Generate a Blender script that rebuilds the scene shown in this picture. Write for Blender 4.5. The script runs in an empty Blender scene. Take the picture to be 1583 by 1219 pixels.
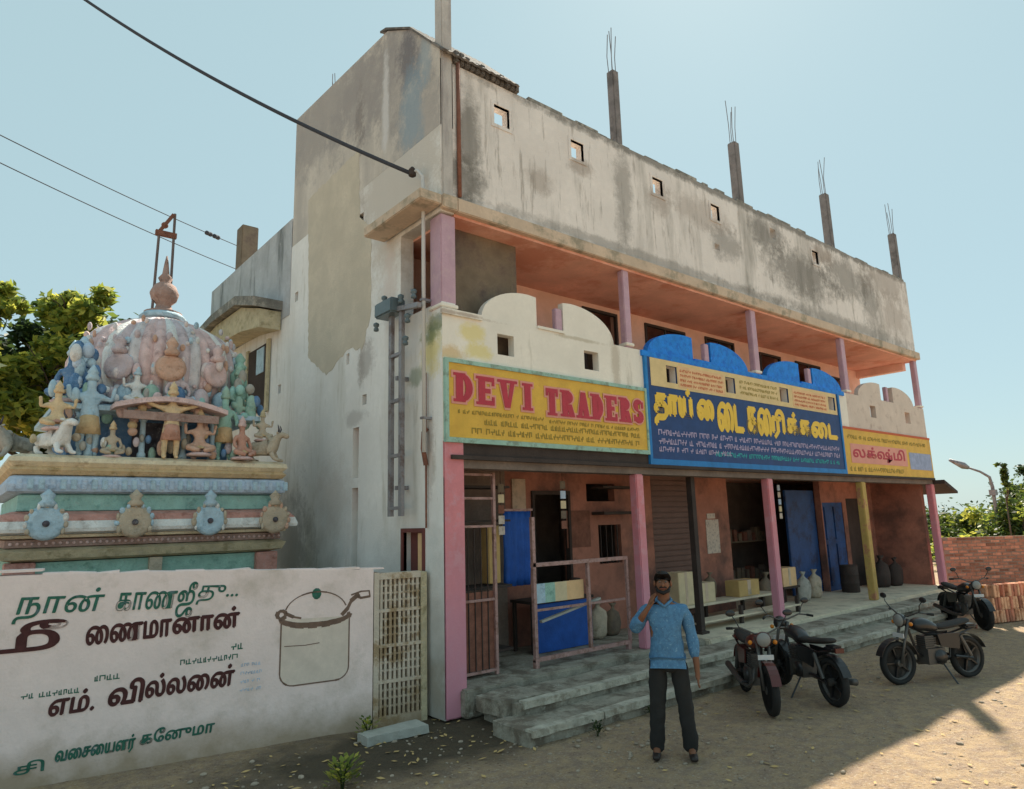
import bpy, bmesh, math, random
from mathutils import Vector, Matrix
from mathutils import noise as nz
random.seed(7)
R = math.radians
sc = bpy.context.scene
COL = sc.collection
# ---------------------------------------------------------------- camera
cam_d = bpy.data.cameras.new("camera"); cam = bpy.data.objects.new("camera", cam_d); COL.objects.link(cam)
cam_d.sensor_width = 36; cam_d.lens = 36 * 1051.9 / 1583; cam_d.clip_end = 1500; cam_d.clip_start = .05
_p, _y, _r = R(10.565), R(39.569), R(-1.563)
fw = Vector((math.sin(_y)*math.cos(_p), math.cos(_y)*math.cos(_p), math.sin(_p)))
rt = Vector((math.cos(_y), -math.sin(_y), 0)); up = rt.cross(fw)
r2 = rt*math.cos(_r) + up*math.sin(_r); u2 = -rt*math.sin(_r) + up*math.cos(_r)
CAM = Vector((-4.581, -6.733, 2.15))
cam.matrix_world = Matrix(((r2.x, u2.x, -fw.x, CAM.x), (r2.y, u2.y, -fw.y, CAM.y), (r2.z, u2.z, -fw.z, CAM.z), (0, 0, 0, 1)))
sc.camera = cam
# ---------------------------------------------------------------- sky and sun
SUN = Vector((0.75, 0.44, 1.0)).normalized()
el = math.asin(SUN.z)
w = bpy.data.worlds.new("World"); sc.world = w; w.use_nodes = True
wn = w.node_tree.nodes; bg = wn["Background"]
sky = wn.new("ShaderNodeTexSky"); sky.sky_type = 'NISHITA'; sky.sun_disc = False
sky.sun_elevation = el; sky.sun_rotation = math.atan2(SUN.x, SUN.y)
sky.air_density = 1.0; sky.dust_density = .6; sky.ozone_density = 1.4
hz = wn.new("ShaderNodeMix"); hz.data_type = 'RGBA'; hz.inputs[0].default_value = .87      # hot-weather haze: an even pale veil over the whole sky
hz.inputs[7].default_value = (2.45, 3.4, 3.5, 1)
w.node_tree.links.new(sky.outputs[0], hz.inputs[6]); w.node_tree.links.new(hz.outputs[2], bg.inputs[0]); bg.inputs[1].default_value = 0.085
sd = bpy.data.lights.new("sun", 'SUN'); so = bpy.data.objects.new("sun", sd); COL.objects.link(so)
sd.energy = 4.2; sd.angle = R(.6); sd.color = (1, .91, .76)
so.rotation_euler = SUN.to_track_quat('Z', 'Y').to_euler()
vs = sc.view_settings
sc.display_settings.display_device = 'sRGB'; vs.view_transform = 'Standard'; vs.look = 'None'; vs.gamma = 1; vs.use_curve_mapping = False
vs.exposure = 1.18
# ---------------------------------------------------------------- materials
def s2l(c):
    return tuple((x/255/12.92 if x/255 <= .04045 else ((x/255+.055)/1.055)**2.4) for x in c)
def mat(name, col, rough=.85, var=.25, scale=3., s2z=1., stain=None, sscale=1.2, slo=.5, shi=.62, streak=False, bump=.15, bscale=40., metal=0., spec=.3, stain2=None, s2scale=5, s2lo=.58, s2hi=.66, band=None):
    """plaster, paint, metal...: base colour + soft mottling + one or two stain layers + bump, in object coordinates"""
    m = bpy.data.materials.new(name); m.use_nodes = True
    nt = m.node_tree; N = nt.nodes; L = nt.links; b = N["Principled BSDF"]
    b.inputs["Roughness"].default_value = rough; b.inputs["Metallic"].default_value = metal
    b.inputs["Specular IOR Level"].default_value = spec
    geo = N.new("ShaderNodeNewGeometry"); pos = geo.outputs["Position"]
    def noise(sc_, det=6, vec=pos, rg=.6):
        n = N.new("ShaderNodeTexNoise"); n.inputs["Scale"].default_value = sc_; n.inputs["Detail"].default_value = det
        n.inputs["Roughness"].default_value = rg; L.new(vec, n.inputs["Vector"]); return n.outputs["Fac"]
    def mix(f, a, c, mode='MIX'):
        x = N.new("ShaderNodeMix"); x.data_type = 'RGBA'; x.blend_type = mode
        if isinstance(f, float): x.inputs[0].default_value = f
        else: L.new(f, x.inputs[0])
        for i, v in ((6, a), (7, c)):
            if isinstance(v, tuple): x.inputs[i].default_value = (*v, 1)
            else: L.new(v, x.inputs[i])
        return x.outputs[2]
    def rng(f, lo, hi, a=0., b_=1.):
        x = N.new("ShaderNodeMapRange"); x.inputs[1].default_value = lo; x.inputs[2].default_value = hi
        x.inputs[3].default_value = a; x.inputs[4].default_value = b_; L.new(f, x.inputs[0]); return x.outputs[0]
    c = tuple(col)
    cur = mix(rng(noise(scale), .3, .7), tuple(x*(1-var) for x in c), tuple(min(1, x*(1+var)) for x in c))
    cur = mix(rng(noise(scale*9, 4), .35, .65, 0, .5), cur, tuple(x*(1-var*.8) for x in c))
    if stain:
        v = pos
        if streak:
            mp = N.new("ShaderNodeMapping"); mp.inputs["Scale"].default_value = (1, 1, .16); L.new(pos, mp.inputs[0]); v = mp.outputs[0]
        cur = mix(rng(noise(sscale, 8, v, .68), slo, shi, 0, .85), cur, tuple(stain))
    if stain2:
        v = pos
        if s2z != 1.:
            mp = N.new("ShaderNodeMapping"); mp.inputs["Scale"].default_value = (1, 1, s2z); L.new(pos, mp.inputs[0]); v = mp.outputs[0]
        cur = mix(rng(noise(s2scale, 8, v, .7), s2lo, s2hi, 0, .8), cur, tuple(stain2))
    if band:   # (z0, z1, colour): tint strongest low down, splash dirt included, broken up by noise
        for (z0, z1, bc) in band:
            sx = N.new("ShaderNodeSeparateXYZ"); L.new(pos, sx.inputs[0])
            ad = N.new("ShaderNodeMath"); ad.operation = 'MULTIPLY_ADD'; L.new(noise(2.5, 7), ad.inputs[0]); ad.inputs[1].default_value = abs(z1-z0)*1.6; L.new(sx.outputs[2], ad.inputs[2])
            o = abs(z1-z0)*.8
            cur = mix(rng(ad.outputs[0], z0+o, z1+o, .75, 0.), cur, tuple(bc))
    L.new(cur, b.inputs["Base Color"])
    bp = N.new("ShaderNodeBump"); bp.inputs["Strength"].default_value = bump; bp.inputs["Distance"].default_value = .02
    L.new(noise(bscale, 5), bp.inputs["Height"]); L.new(bp.outputs[0], b.inputs["Normal"])
    return m
def blobs(m, L_, axis=0):
    """stains, tints and painted-in shade at given places (x, z, rx, rz, colour, strength), ragged by noise"""
    nt = m.node_tree; N = nt.nodes; K = nt.links; b = N["Principled BSDF"]; cur = b.inputs["Base Color"].links[0].from_socket
    g = N.new("ShaderNodeNewGeometry"); sx = N.new("ShaderNodeSeparateXYZ"); K.new(g.outputs["Position"], sx.inputs[0])
    n1 = N.new("ShaderNodeTexNoise"); n1.inputs["Scale"].default_value = 2.6; n1.inputs["Detail"].default_value = 9; n1.inputs["Roughness"].default_value = .78; K.new(g.outputs["Position"], n1.inputs["Vector"])
    def mt(op, a, c=None):
        x = N.new("ShaderNodeMath"); x.operation = op
        for i, v in enumerate((a, c)):
            if v is None: continue
            if isinstance(v, (int, float)): x.inputs[i].default_value = v
            else: K.new(v, x.inputs[i])
        return x.outputs[0]
    for (cx, cz, rx, rz, col, st) in L_:
        dx = mt('DIVIDE', mt('SUBTRACT', sx.outputs[axis], cx), rx); dz = mt('DIVIDE', mt('SUBTRACT', sx.outputs[2], cz), rz)
        d = mt('SQRT', mt('ADD', mt('MULTIPLY', dx, dx), mt('MULTIPLY', dz, dz)))
        f = mt('ADD', d, mt('MULTIPLY', mt('SUBTRACT', n1.outputs["Fac"], .5), 3.4))
        mr = N.new("ShaderNodeMapRange"); mr.inputs[1].default_value = .55; mr.inputs[2].default_value = 1.25; mr.inputs[3].default_value = st*.85; mr.inputs[4].default_value = 0; K.new(f, mr.inputs[0])
        mx = N.new("ShaderNodeMix"); mx.data_type = 'RGBA'; K.new(mr.outputs[0], mx.inputs[0]); K.new(cur, mx.inputs[6]); mx.inputs[7].default_value = (*col, 1); cur = mx.outputs[2]
    K.new(cur, b.inputs["Base Color"])
M = {}
M['side'] = mat('side_plaster', (.83,.81,.79), var=.10, scale=1.1, stain=(.66,.63,.58), sscale=1.3, slo=.5, shi=.68, streak=True, stain2=(.60,.57,.52), s2scale=5, s2lo=.57, s2hi=.66, s2z=.15, bump=.3, band=[(.2, 2.2, (.30,.29,.26))])
M['side_up'] = mat('weathered_plaster', (.50,.45,.43), var=.2, scale=1.5, stain=(.22,.20,.20), sscale=1.6, slo=.48, shi=.66, streak=True, stain2=(.50,.45,.41), s2scale=2.5, bump=.5)
M['tan'] = mat('tan_finish', (.60,.53,.43), var=.12, scale=2, stain=(.54,.48,.39), sscale=3, bump=.4)
M['parapet'] = mat('parapet_plaster', (.80,.745,.715), var=.12, scale=1.0, stain=(.30,.28,.25), sscale=.9, slo=.52, shi=.66, streak=True, stain2=(.40,.36,.33), s2scale=6.5, s2lo=.56, s2hi=.64, s2z=.12, bump=.6)
dk = (.15,.14,.125); br = (.33,.27,.23)
blobs(M['parapet'], [(9.2,7.2,1.5,.5,dk,.8),(7.9,7.75,.7,.35,dk,.75),(6.3,7.2,.5,.35,dk,.6),(11.3,7.55,1.2,.5,dk,.7),(12.5,7.3,.4,.9,dk,.6),(8.0,8.2,8.0,.10,dk,.9),(3.45,7.3,.22,.9,dk,.6),(.35,7.2,.2,.7,dk,.8),(.25,6.6,.35,.35,dk,.8),
  (4.6,6.36,4.5,.10,dk,.55),(11,6.4,4,.16,dk,.6),(1.6,7.0,.25,.2,br,.6),(13.6,7.9,1.4,.4,br,.6),(2.5,7.5,.3,.15,br,.7),(4.4,7.5,.35,.25,br,.7),(5.6,7.6,.9,.3,br,.5),(10.2,7.9,.5,.25,br,.8),(13.8,7.1,.8,.6,br,.55)])
ye_ = (.74,.62,.20)
M['side_top'] = mat('parapet_side_plaster', (.62,.56,.50), var=.15, scale=1.5, stain=(.45,.41,.38), sscale=1.6, slo=.48, shi=.68, streak=True, bump=.5)
dg_ = (.34,.31,.30)
blobs(M['side_top'], [(3.6,9.3,2.2,.95,dg_,.85),(2.2,8.9,1.2,.8,dg_,.8),(1.1,8.7,1.0,1.0,dg_,.8),(.5,7.5,.7,.8,dg_,.75),(.8,8.7,.32,.5,(.14,.13,.15),.85),(.72,7.85,.3,.75,(.26,.36,.44),.75),(.35,8.5,.15,.5,(.30,.38,.44),.7),(1.46,8.3,.10,.9,(.72,.70,.70),.8),(2.3,8.5,.15,.5,(.22,.19,.18),.7)], 1)  # darker upper wall, near-black and bluish patches, one pale strip
blobs(M['side'], [(1.1,6.9,1.6,1.3,(.60,.55,.50),1.1),(4.7,1.9,.9,.9,(.30,.29,.28),.8),(2.12,5.6,.13,1.3,(.38,.33,.30),.8),(2.0,4.5,.25,.25,(.35,.31,.29),.7),(3.0,2.6,.6,.5,(.62,.56,.52),.6),(2.3,3.7,.3,.12,(.45,.42,.40),.7),(1.3,5.3,.2,.6,(.72,.62,.58),.7),(.3,3.0,.12,.5,(.40,.33,.28),.6),(.4,.3,.5,.3,(.35,.30,.24),.8),(.25,4.3,.28,.3,ye_,.85),(.3,4.45,.22,.12,(.16,.22,.12),.85),(.1,4.6,.2,.1,(.15,.2,.14),.8),(.6,4.0,.2,.12,(.2,.26,.16),.7)], 1)  # dark patch low beside the shrine paints in its shadow
M['grime'] = mat('black_algae', (.22,.21,.19), var=.35, scale=6, stain=(.42,.39,.34), sscale=5, slo=.5, shi=.6, bump=.5)
M['rear'] = mat('rear_plaster', (.48,.49,.51), var=.2, scale=2, stain=(.16,.17,.17), sscale=2, streak=True, stain2=(.45,.46,.45), bump=.4)
M['white'] = mat('cream_limewash', (.82,.77,.69), var=.08, scale=2, stain=(.42,.38,.31), sscale=2.5, slo=.6, shi=.74, streak=True, bump=.2)
M['pinkwhite'] = mat('pink_limewash', (.66,.56,.49), var=.1, scale=3, stain=(.42,.32,.28), sscale=4, slo=.55, shi=.7, bump=.2)
blobs(M['white'], [(.38,4.52,.22,.13,ye_,.8),(.45,4.28,.25,.1,ye_,.8),(.0,4.2,.25,.1,(.60,.38,.10),.7),(3.05,4.5,.10,.5,(.45,.38,.30),.7),(.2,4.72,.5,.03,(.30,.20,.15),.7),(2.2,4.72,.5,.03,(.40,.33,.22),.6)], 0)
M['slab'] = mat('slab_edge', (.60,.47,.36), var=.15, scale=3, stain=(.28,.25,.19), sscale=2.4, slo=.5, shi=.62, bump=.3)
M['soffit'] = mat('orange_soffit', (.82,.44,.35), var=.15, scale=2, stain=(.66,.27,.19), sscale=1.4, bump=.1)
M['orange'] = mat('orange_wall', (.86,.55,.45), var=.12, scale=1.6, stain=(.72,.44,.31), sscale=1.2, slo=.5, shi=.7, bump=.1)
M['brown'] = mat('rough_brown', (.22,.17,.12), var=.3, scale=3, stain=(.11,.08,.07), sscale=1.5, bump=.4)
M['pink'] = mat('pink_paint', (.66,.23,.26), rough=.6, var=.12, scale=4, stain=(.62,.30,.35), sscale=5, slo=.5, shi=.62, bump=.15, spec=.4, band=[(.9, 2.2, (.60,.28,.37))])  # pink turns mauve towards the foot
M['mauve'] = mat('mauve_paint', (.52,.34,.42), rough=.6, var=.15, scale=4, stain=(.55,.38,.43), sscale=6, bump=.15)
M['ochre'] = mat('ochre_paint', (.52,.36,.12), var=.2, scale=4, stain=(.42,.18,.12), sscale=4, slo=.52, shi=.6, bump=.2)
M['cement'] = mat('floor_cement', (.68,.60,.46), var=.15, scale=3, stain=(.33,.29,.23), sscale=2.5, slo=.5, shi=.7, bump=.4)
M['step'] = mat('rough_concrete', (.36,.33,.27), var=.3, scale=5, stain=(.15,.12,.09), sscale=3, slo=.48, shi=.6, stain2=(.45,.44,.38), s2scale=8, bump=.9, bscale=25)
M['orangelow'] = mat('dark_orange_wall', (.40,.175,.125), var=.2, scale=1.6, stain=(.12,.07,.06), sscale=1.1, slo=.42, shi=.60, bump=.1)  # darker orange with dark blotches for the shop floor
M['nosing'] = mat('worn_nosing', (.52,.49,.41), var=.25, scale=6, stain=(.28,.25,.20), sscale=5, slo=.48, shi=.6, bump=.8, bscale=25)
M['dark'] = mat('dark_timber', (.06,.045,.04), var=.3, bump=.2)
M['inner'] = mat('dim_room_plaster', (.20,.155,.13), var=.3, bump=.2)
M['steelpink'] = mat('pinkish_steel', (.42,.26,.24), rough=.6, var=.25, scale=8, stain=(.22,.12,.09), sscale=12, bump=.1)
M['shutter'] = mat('brown_shutter', (.15,.085,.07), rough=.55, var=.2, scale=3, bump=.1)
M['bluedoor'] = mat('blue_door', (.025,.08,.24), rough=.5, var=.3, scale=3, stain=(.02,.03,.08), sscale=2.5, bump=.1)
M['blue'] = mat('blue_cloth', (.02,.10,.42), rough=.6, var=.25, scale=5, bump=.2)
M['skyblue'] = mat('bright_blue_paint', (.015,.24,.78), rough=.6, var=.25, scale=7, stain=(.01,.14,.60), sscale=9, slo=.5, shi=.6, bump=.3)
M['conc'] = mat('column_concrete', (.22,.20,.20), var=.25, scale=5, stain=(.12,.11,.11), sscale=4, bump=.5)
M['concw'] = mat('pale_column', (.50,.47,.45), var=.15, scale=4, stain=(.32,.29,.29), sscale=3, streak=True, bump=.3)
M['rebar'] = mat('rusty_rebar', (.16,.13,.13), rough=.8, var=.3, bump=.2)
M['rust'] = mat('rust', (.23,.10,.07), var=.35, scale=9, bump=.3)
M['sheet'] = mat('old_roof_sheet', (.13,.12,.115), var=.3, scale=8, stain=(.25,.22,.2), sscale=6, bump=.3)
M['mast'] = mat('galvanised', (.30,.29,.31), rough=.5, metal=.4, var=.2, scale=6, stain=(.16,.11,.10), sscale=4)
M['pipe'] = mat('pvc_grey', (.58,.58,.58), rough=.5, var=.08, bump=.05)
M['cable'] = mat('cable', (.05,.055,.07), var=.1, bump=0.)
M['ceram'] = mat('insulator', (.12,.16,.18), rough=.3, var=.2)
M['signyel'] = mat('sign_yellow', (.72,.44,.07), rough=.55, var=.12, scale=4, stain=(.62,.36,.06), sscale=3, bump=.05)
M['mint'] = mat('mint_frame', (.33,.52,.44), rough=.6, var=.15, stain=(.20,.26,.2), sscale=8, bump=.1)
M['red'] = mat('letter_red', (.48,.045,.07), rough=.55, var=.12, scale=8, bump=.03)
M['pinkhalo'] = mat('letter_halo', (.72,.32,.26), rough=.6, var=.1, bump=.03)
M['olive'] = mat('olive_ink', (.30,.22,.04), rough=.6, var=.2, bump=.02)
M['navy'] = mat('sign_navy', (.02,.06,.19), rough=.55, var=.2, scale=6, bump=.05)
M['bluefr'] = mat('sign_blue_border', (.02,.20,.52), rough=.55, var=.2, scale=6, bump=.05)
M['creamband'] = mat('sign_cream', (.72,.55,.28), rough=.6, var=.12, scale=5, bump=.05)
M['salmon'] = mat('sign_salmon', (.76,.50,.27), rough=.6, var=.12, scale=7, bump=.05)
M['txtred'] = mat('ink_red', (.55,.14,.07), var=.1, bump=0.)
M['txtyel'] = mat('letter_yellow', (.84,.55,.07), rough=.55, var=.1, bump=.03)
M['txtlil'] = mat('ink_lilac', (.45,.38,.55), var=.15, bump=0.)
M['txtteal'] = mat('ink_teal', (.06,.40,.42), var=.15, bump=0.)
M['black'] = mat('black_ink', (.05,.02,.02), var=.1, bump=0.)
M['lilacpan'] = mat('sign_lilac', (.34,.40,.58), var=.2, scale=9, bump=.02)
M['wallpaint'] = mat('compound_limewash', (.88,.73,.70), var=.08, scale=2, stain=(.60,.50,.44), sscale=2.4, slo=.5, shi=.72, bump=.25, band=[(.0, .38, (.28,.20,.10))])
M['jali'] = mat('jali_concrete', (.66,.57,.47), var=.2, scale=4, stain=(.30,.20,.10), sscale=4, slo=.5, shi=.6, bump=.5, band=[(.0, .5, (.30,.20,.10))])
M['tgreen'] = mat('wall_green_paint', (.04,.15,.105), var=.35, scale=14, stain=(.12,.18,.2), sscale=16, slo=.55, shi=.65, bump=.02)
M['tbrown'] = mat('wall_maroon_paint', (.085,.03,.03), var=.35, scale=12, bump=.02)
M['potline'] = mat('pot_outline', (.20,.13,.10), var=.3, scale=12, bump=.02)
M['potfill'] = mat('pot_body_wash', (.72,.62,.54), var=.12, scale=6, bump=.02)
M['ledge'] = mat('pale_stone', (.42,.42,.38), var=.2, scale=6, bump=.4)
M['pebble'] = mat('pebbles', (.38,.31,.24), var=.35, scale=2.5, bump=.3)
M['maroon'] = mat('maroon_shutter', (.16,.05,.045), rough=.6, var=.2)
M['reddust'] = mat('red_paint_patch', (.42,.17,.11), var=.2, scale=6)
M['shirt'] = mat('blue_check_shirt', (.09,.22,.38), rough=.9, var=.2, scale=22, stain=(.07,.16,.28), sscale=34, slo=.5, shi=.6, stain2=(.24,.40,.54), s2scale=40, bump=.2)
M['trouser'] = mat('dark_trousers', (.025,.025,.025), rough=.9, var=.2, bump=.2)
M['skin'] = mat('skin', (.20,.085,.045), rough=.55, var=.1, bump=.03)
M['hair'] = mat('hair', (.012,.01,.01), rough=.6, var=.2)
M['eye'] = mat('eye', (.22,.2,.18), rough=.2, var=.02, bump=0.)
M['lips'] = mat('lips', (.20,.06,.045), rough=.5, var=.05, bump=0.)
M['shoe'] = mat('shoe', (.03,.022,.02), rough=.4, var=.1)
M['tyre'] = mat('tyre', (.025,.025,.025), rough=.85, var=.2)
M['bikeblack'] = mat('bike_black', (.02,.02,.022), rough=.3, var=.1, bump=.0, spec=.5)
M['bikered'] = mat('bike_red', (.09,.018,.015), rough=.3, var=.1, bump=.0, spec=.5)
M['seatv'] = mat('bike_seat', (.03,.027,.025), rough=.7, var=.1)
M['chrome'] = mat('steel_parts', (.11,.105,.10), rough=.45, metal=.5, var=.15, bump=.05)
M['glassl'] = mat('lamp_glass', (.25,.25,.24), rough=.15, var=.02, bump=0.)
M['amber'] = mat('indicator', (.6,.2,.02), rough=.3, var=.05, bump=0.)
M['card'] = mat('cardboard', (.55,.38,.16), var=.15, scale=5, bump=.1)
M['cardp'] = mat('pale_carton', (.66,.55,.36), var=.15, scale=5, bump=.1)
M['paper'] = mat('poster_paper', (.62,.54,.46), var=.12, scale=14, stain=(.35,.3,.28), sscale=20, bump=0.)
M['bark'] = mat('bark', (.12,.085,.06), var=.3, scale=8, bump=.6)
# temple paints
for n, c in dict(t_cream=(.80,.60,.38), t_ochre=(.60,.40,.17), t_bluegrey=(.40,.54,.72), t_teal=(.26,.56,.50), t_mint=(.26,.52,.42), t_salmon=(.58,.23,.17), t_white=(.78,.72,.67), t_brown=(.36,.21,.17), t_pink=(.68,.46,.45), t_mauve=(.56,.44,.47), t_blue=(.06,.20,.42), t_lblue=(.36,.55,.68), t_gold=(.72,.50,.24), t_beige=(.48,.38,.26), t_olive=(.52,.43,.24), t_green=(.28,.48,.38), t_red=(.58,.26,.17), t_peach=(.62,.34,.22), t_dark=(.06,.05,.07), t_grey=(.38,.36,.31), t_pinkg=(.68,.57,.56), t_greyp=(.60,.57,.60)).items():
    M[n] = mat(n.replace('t_', 'temple_'), tuple(min(.8, 1.12*(.78*x+.22*(sum(c)/3+.10))) for x in c), rough=.8, var=.22, scale=9, stain=tuple(x*.55 for x in c), sscale=7, slo=.54, shi=.68, stain2=tuple(.5*x+.22 for x in c), s2scale=18, s2lo=.54, s2hi=.66, bump=.9, bscale=30)
def leaf_mat(name, a, b2, yel):
    m = bpy.data.materials.new(name); m.use_nodes = True; nt = m.node_tree; N = nt.nodes; L = nt.links; p = N["Principled BSDF"]
    g = N.new("ShaderNodeNewGeometry"); cr = N.new("ShaderNodeValToRGB"); L.new(g.outputs["Random Per Island"], cr.inputs[0])
    e = cr.color_ramp.elements; e[0].color = (*a, 1); e[1].color = (*yel, 1); k = e.new(.55); k.color = (*b2, 1)
    L.new(cr.outputs[0], p.inputs["Base Color"]); p.inputs["Roughness"].default_value = .5
    tr = N.new("ShaderNodeBsdfTranslucent"); L.new(cr.outputs[0], tr.inputs[0]); mx = N.new("ShaderNodeMixShader"); mx.inputs[0].default_value = .55
    L.new(p.outputs[0], mx.inputs[1]); L.new(tr.outputs[0], mx.inputs[2]); L.new(mx.outputs[0], N["Material Output"].inputs[0])
    return m
M['leafy'] = leaf_mat('yellow_green_leaves', (.10,.16,.04), (.32,.37,.06), (.70,.64,.12))
M['leafd'] = leaf_mat('dark_leaves', (.022,.04,.016), (.04,.07,.02), (.09,.12,.03))
M['leafm'] = leaf_mat('mid_leaves', (.035,.06,.02), (.08,.12,.02), (.18,.20,.03))
def brick_mat():
    m = mat('brick_clay', (.50,.20,.13), var=.2, scale=14, stain=(.32,.14,.09), sscale=9, slo=.5, shi=.62, bump=.6)
    nt = m.node_tree; b = nt.nodes["Principled BSDF"]; src = b.inputs["Base Color"].links[0].from_socket
    oi = nt.nodes.new("ShaderNodeObjectInfo"); h = nt.nodes.new("ShaderNodeHueSaturation")
    mr = nt.nodes.new("ShaderNodeMapRange"); mr.inputs[3].default_value = .6; mr.inputs[4].default_value = 1.6
    nt.links.new(oi.outputs["Random"], mr.inputs[0]); nt.links.new(mr.outputs[0], h.inputs["Value"])
    nt.links.new(src, h.inputs["Color"]); nt.links.new(h.outputs[0], b.inputs["Base Color"]); return m
M['brick'] = brick_mat()
M['brickl'] = mat('pale_brick', (.74,.42,.26), var=.2, scale=12, stain=(.38,.15,.08), sscale=9, bump=.5)
M['mortar'] = mat('mortar', (.34,.23,.18), var=.25, scale=10, bump=.5)
def ground_mat():
    m = bpy.data.materials.new('sandy_ground'); m.use_nodes = True; nt = m.node_tree; N = nt.nodes; L = nt.links; b = N["Principled BSDF"]
    b.inputs["Roughness"].default_value = .95; b.inputs["Specular IOR Level"].default_value = .1
    g = N.new("ShaderNodeNewGeometry")
    def no(s, d=8, r=.6):
        n = N.new("ShaderNodeTexNoise"); n.inputs["Scale"].default_value = s; n.inputs["Detail"].default_value = d; n.inputs["Roughness"].default_value = r
        L.new(g.outputs["Position"], n.inputs["Vector"]); return n.outputs["Fac"]
    def rg(f, lo, hi, a=0., c=1.):
        x = N.new("ShaderNodeMapRange"); x.inputs[1].default_value = lo; x.inputs[2].default_value = hi; x.inputs[3].default_value = a; x.inputs[4].default_value = c; L.new(f, x.inputs[0]); return x.outputs[0]
    def mx(f, a, c):
        x = N.new("ShaderNodeMix"); x.data_type = 'RGBA'; L.new(f, x.inputs[0])
        for i, v in ((6, a), (7, c)):
            if isinstance(v, tuple): x.inputs[i].default_value = (*v, 1)
            else: L.new(v, x.inputs[i])
        return x.outputs[2]
    cur = mx(rg(no(.5), .35, .65), (.42,.30,.19), (.47,.34,.21))
    cur = mx(rg(no(7, 8, .7), .4, .6), cur, (.32,.235,.175))
    cur = mx(rg(no(45, 3, .7), .56, .64, 0, .8), cur, (.50,.42,.33))
    cur = mx(rg(no(25, 3, .7), .6, .68, 0, .8), cur, (.17,.11,.07))
    # damp dark soil by the drain at the foot of the compound wall
    sb = N.new("ShaderNodeVectorMath"); sb.operation = 'SUBTRACT'; L.new(g.outputs["Position"], sb.inputs[0]); sb.inputs[1].default_value = (-.5, -.35, 0)
    sm = N.new("ShaderNodeVectorMath"); sm.operation = 'MULTIPLY'; L.new(sb.outputs[0], sm.inputs[0]); sm.inputs[1].default_value = (.36, .9, 1)
    ln = N.new("ShaderNodeVectorMath"); ln.operation = 'LENGTH'; L.new(sm.outputs[0], ln.inputs[0])
    ad = N.new("ShaderNodeMath"); ad.operation = 'MULTIPLY_ADD'; L.new(no(1.6), ad.inputs[0]); ad.inputs[1].default_value = .9; L.new(ln.outputs["Value"], ad.inputs[2])
    cur = mx(rg(ad.outputs[0], .95, 1.5, .88, 0), cur, (.075,.062,.045))
    L.new(cur, b.inputs["Base Color"])
    bp = N.new("ShaderNodeBump"); bp.inputs["Strength"].default_value = .8; bp.inputs["Distance"].default_value = .03
    am = N.new("ShaderNodeMath"); am.operation = 'MULTIPLY_ADD'; L.new(no(5, 8, .75), am.inputs[0]); am.inputs[1].default_value = 3.; L.new(no(30), am.inputs[2]); L.new(am.outputs[0], bp.inputs["Height"]); L.new(bp.outputs[0], b.inputs["Normal"])
    return m
M['ground'] = ground_mat()
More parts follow.
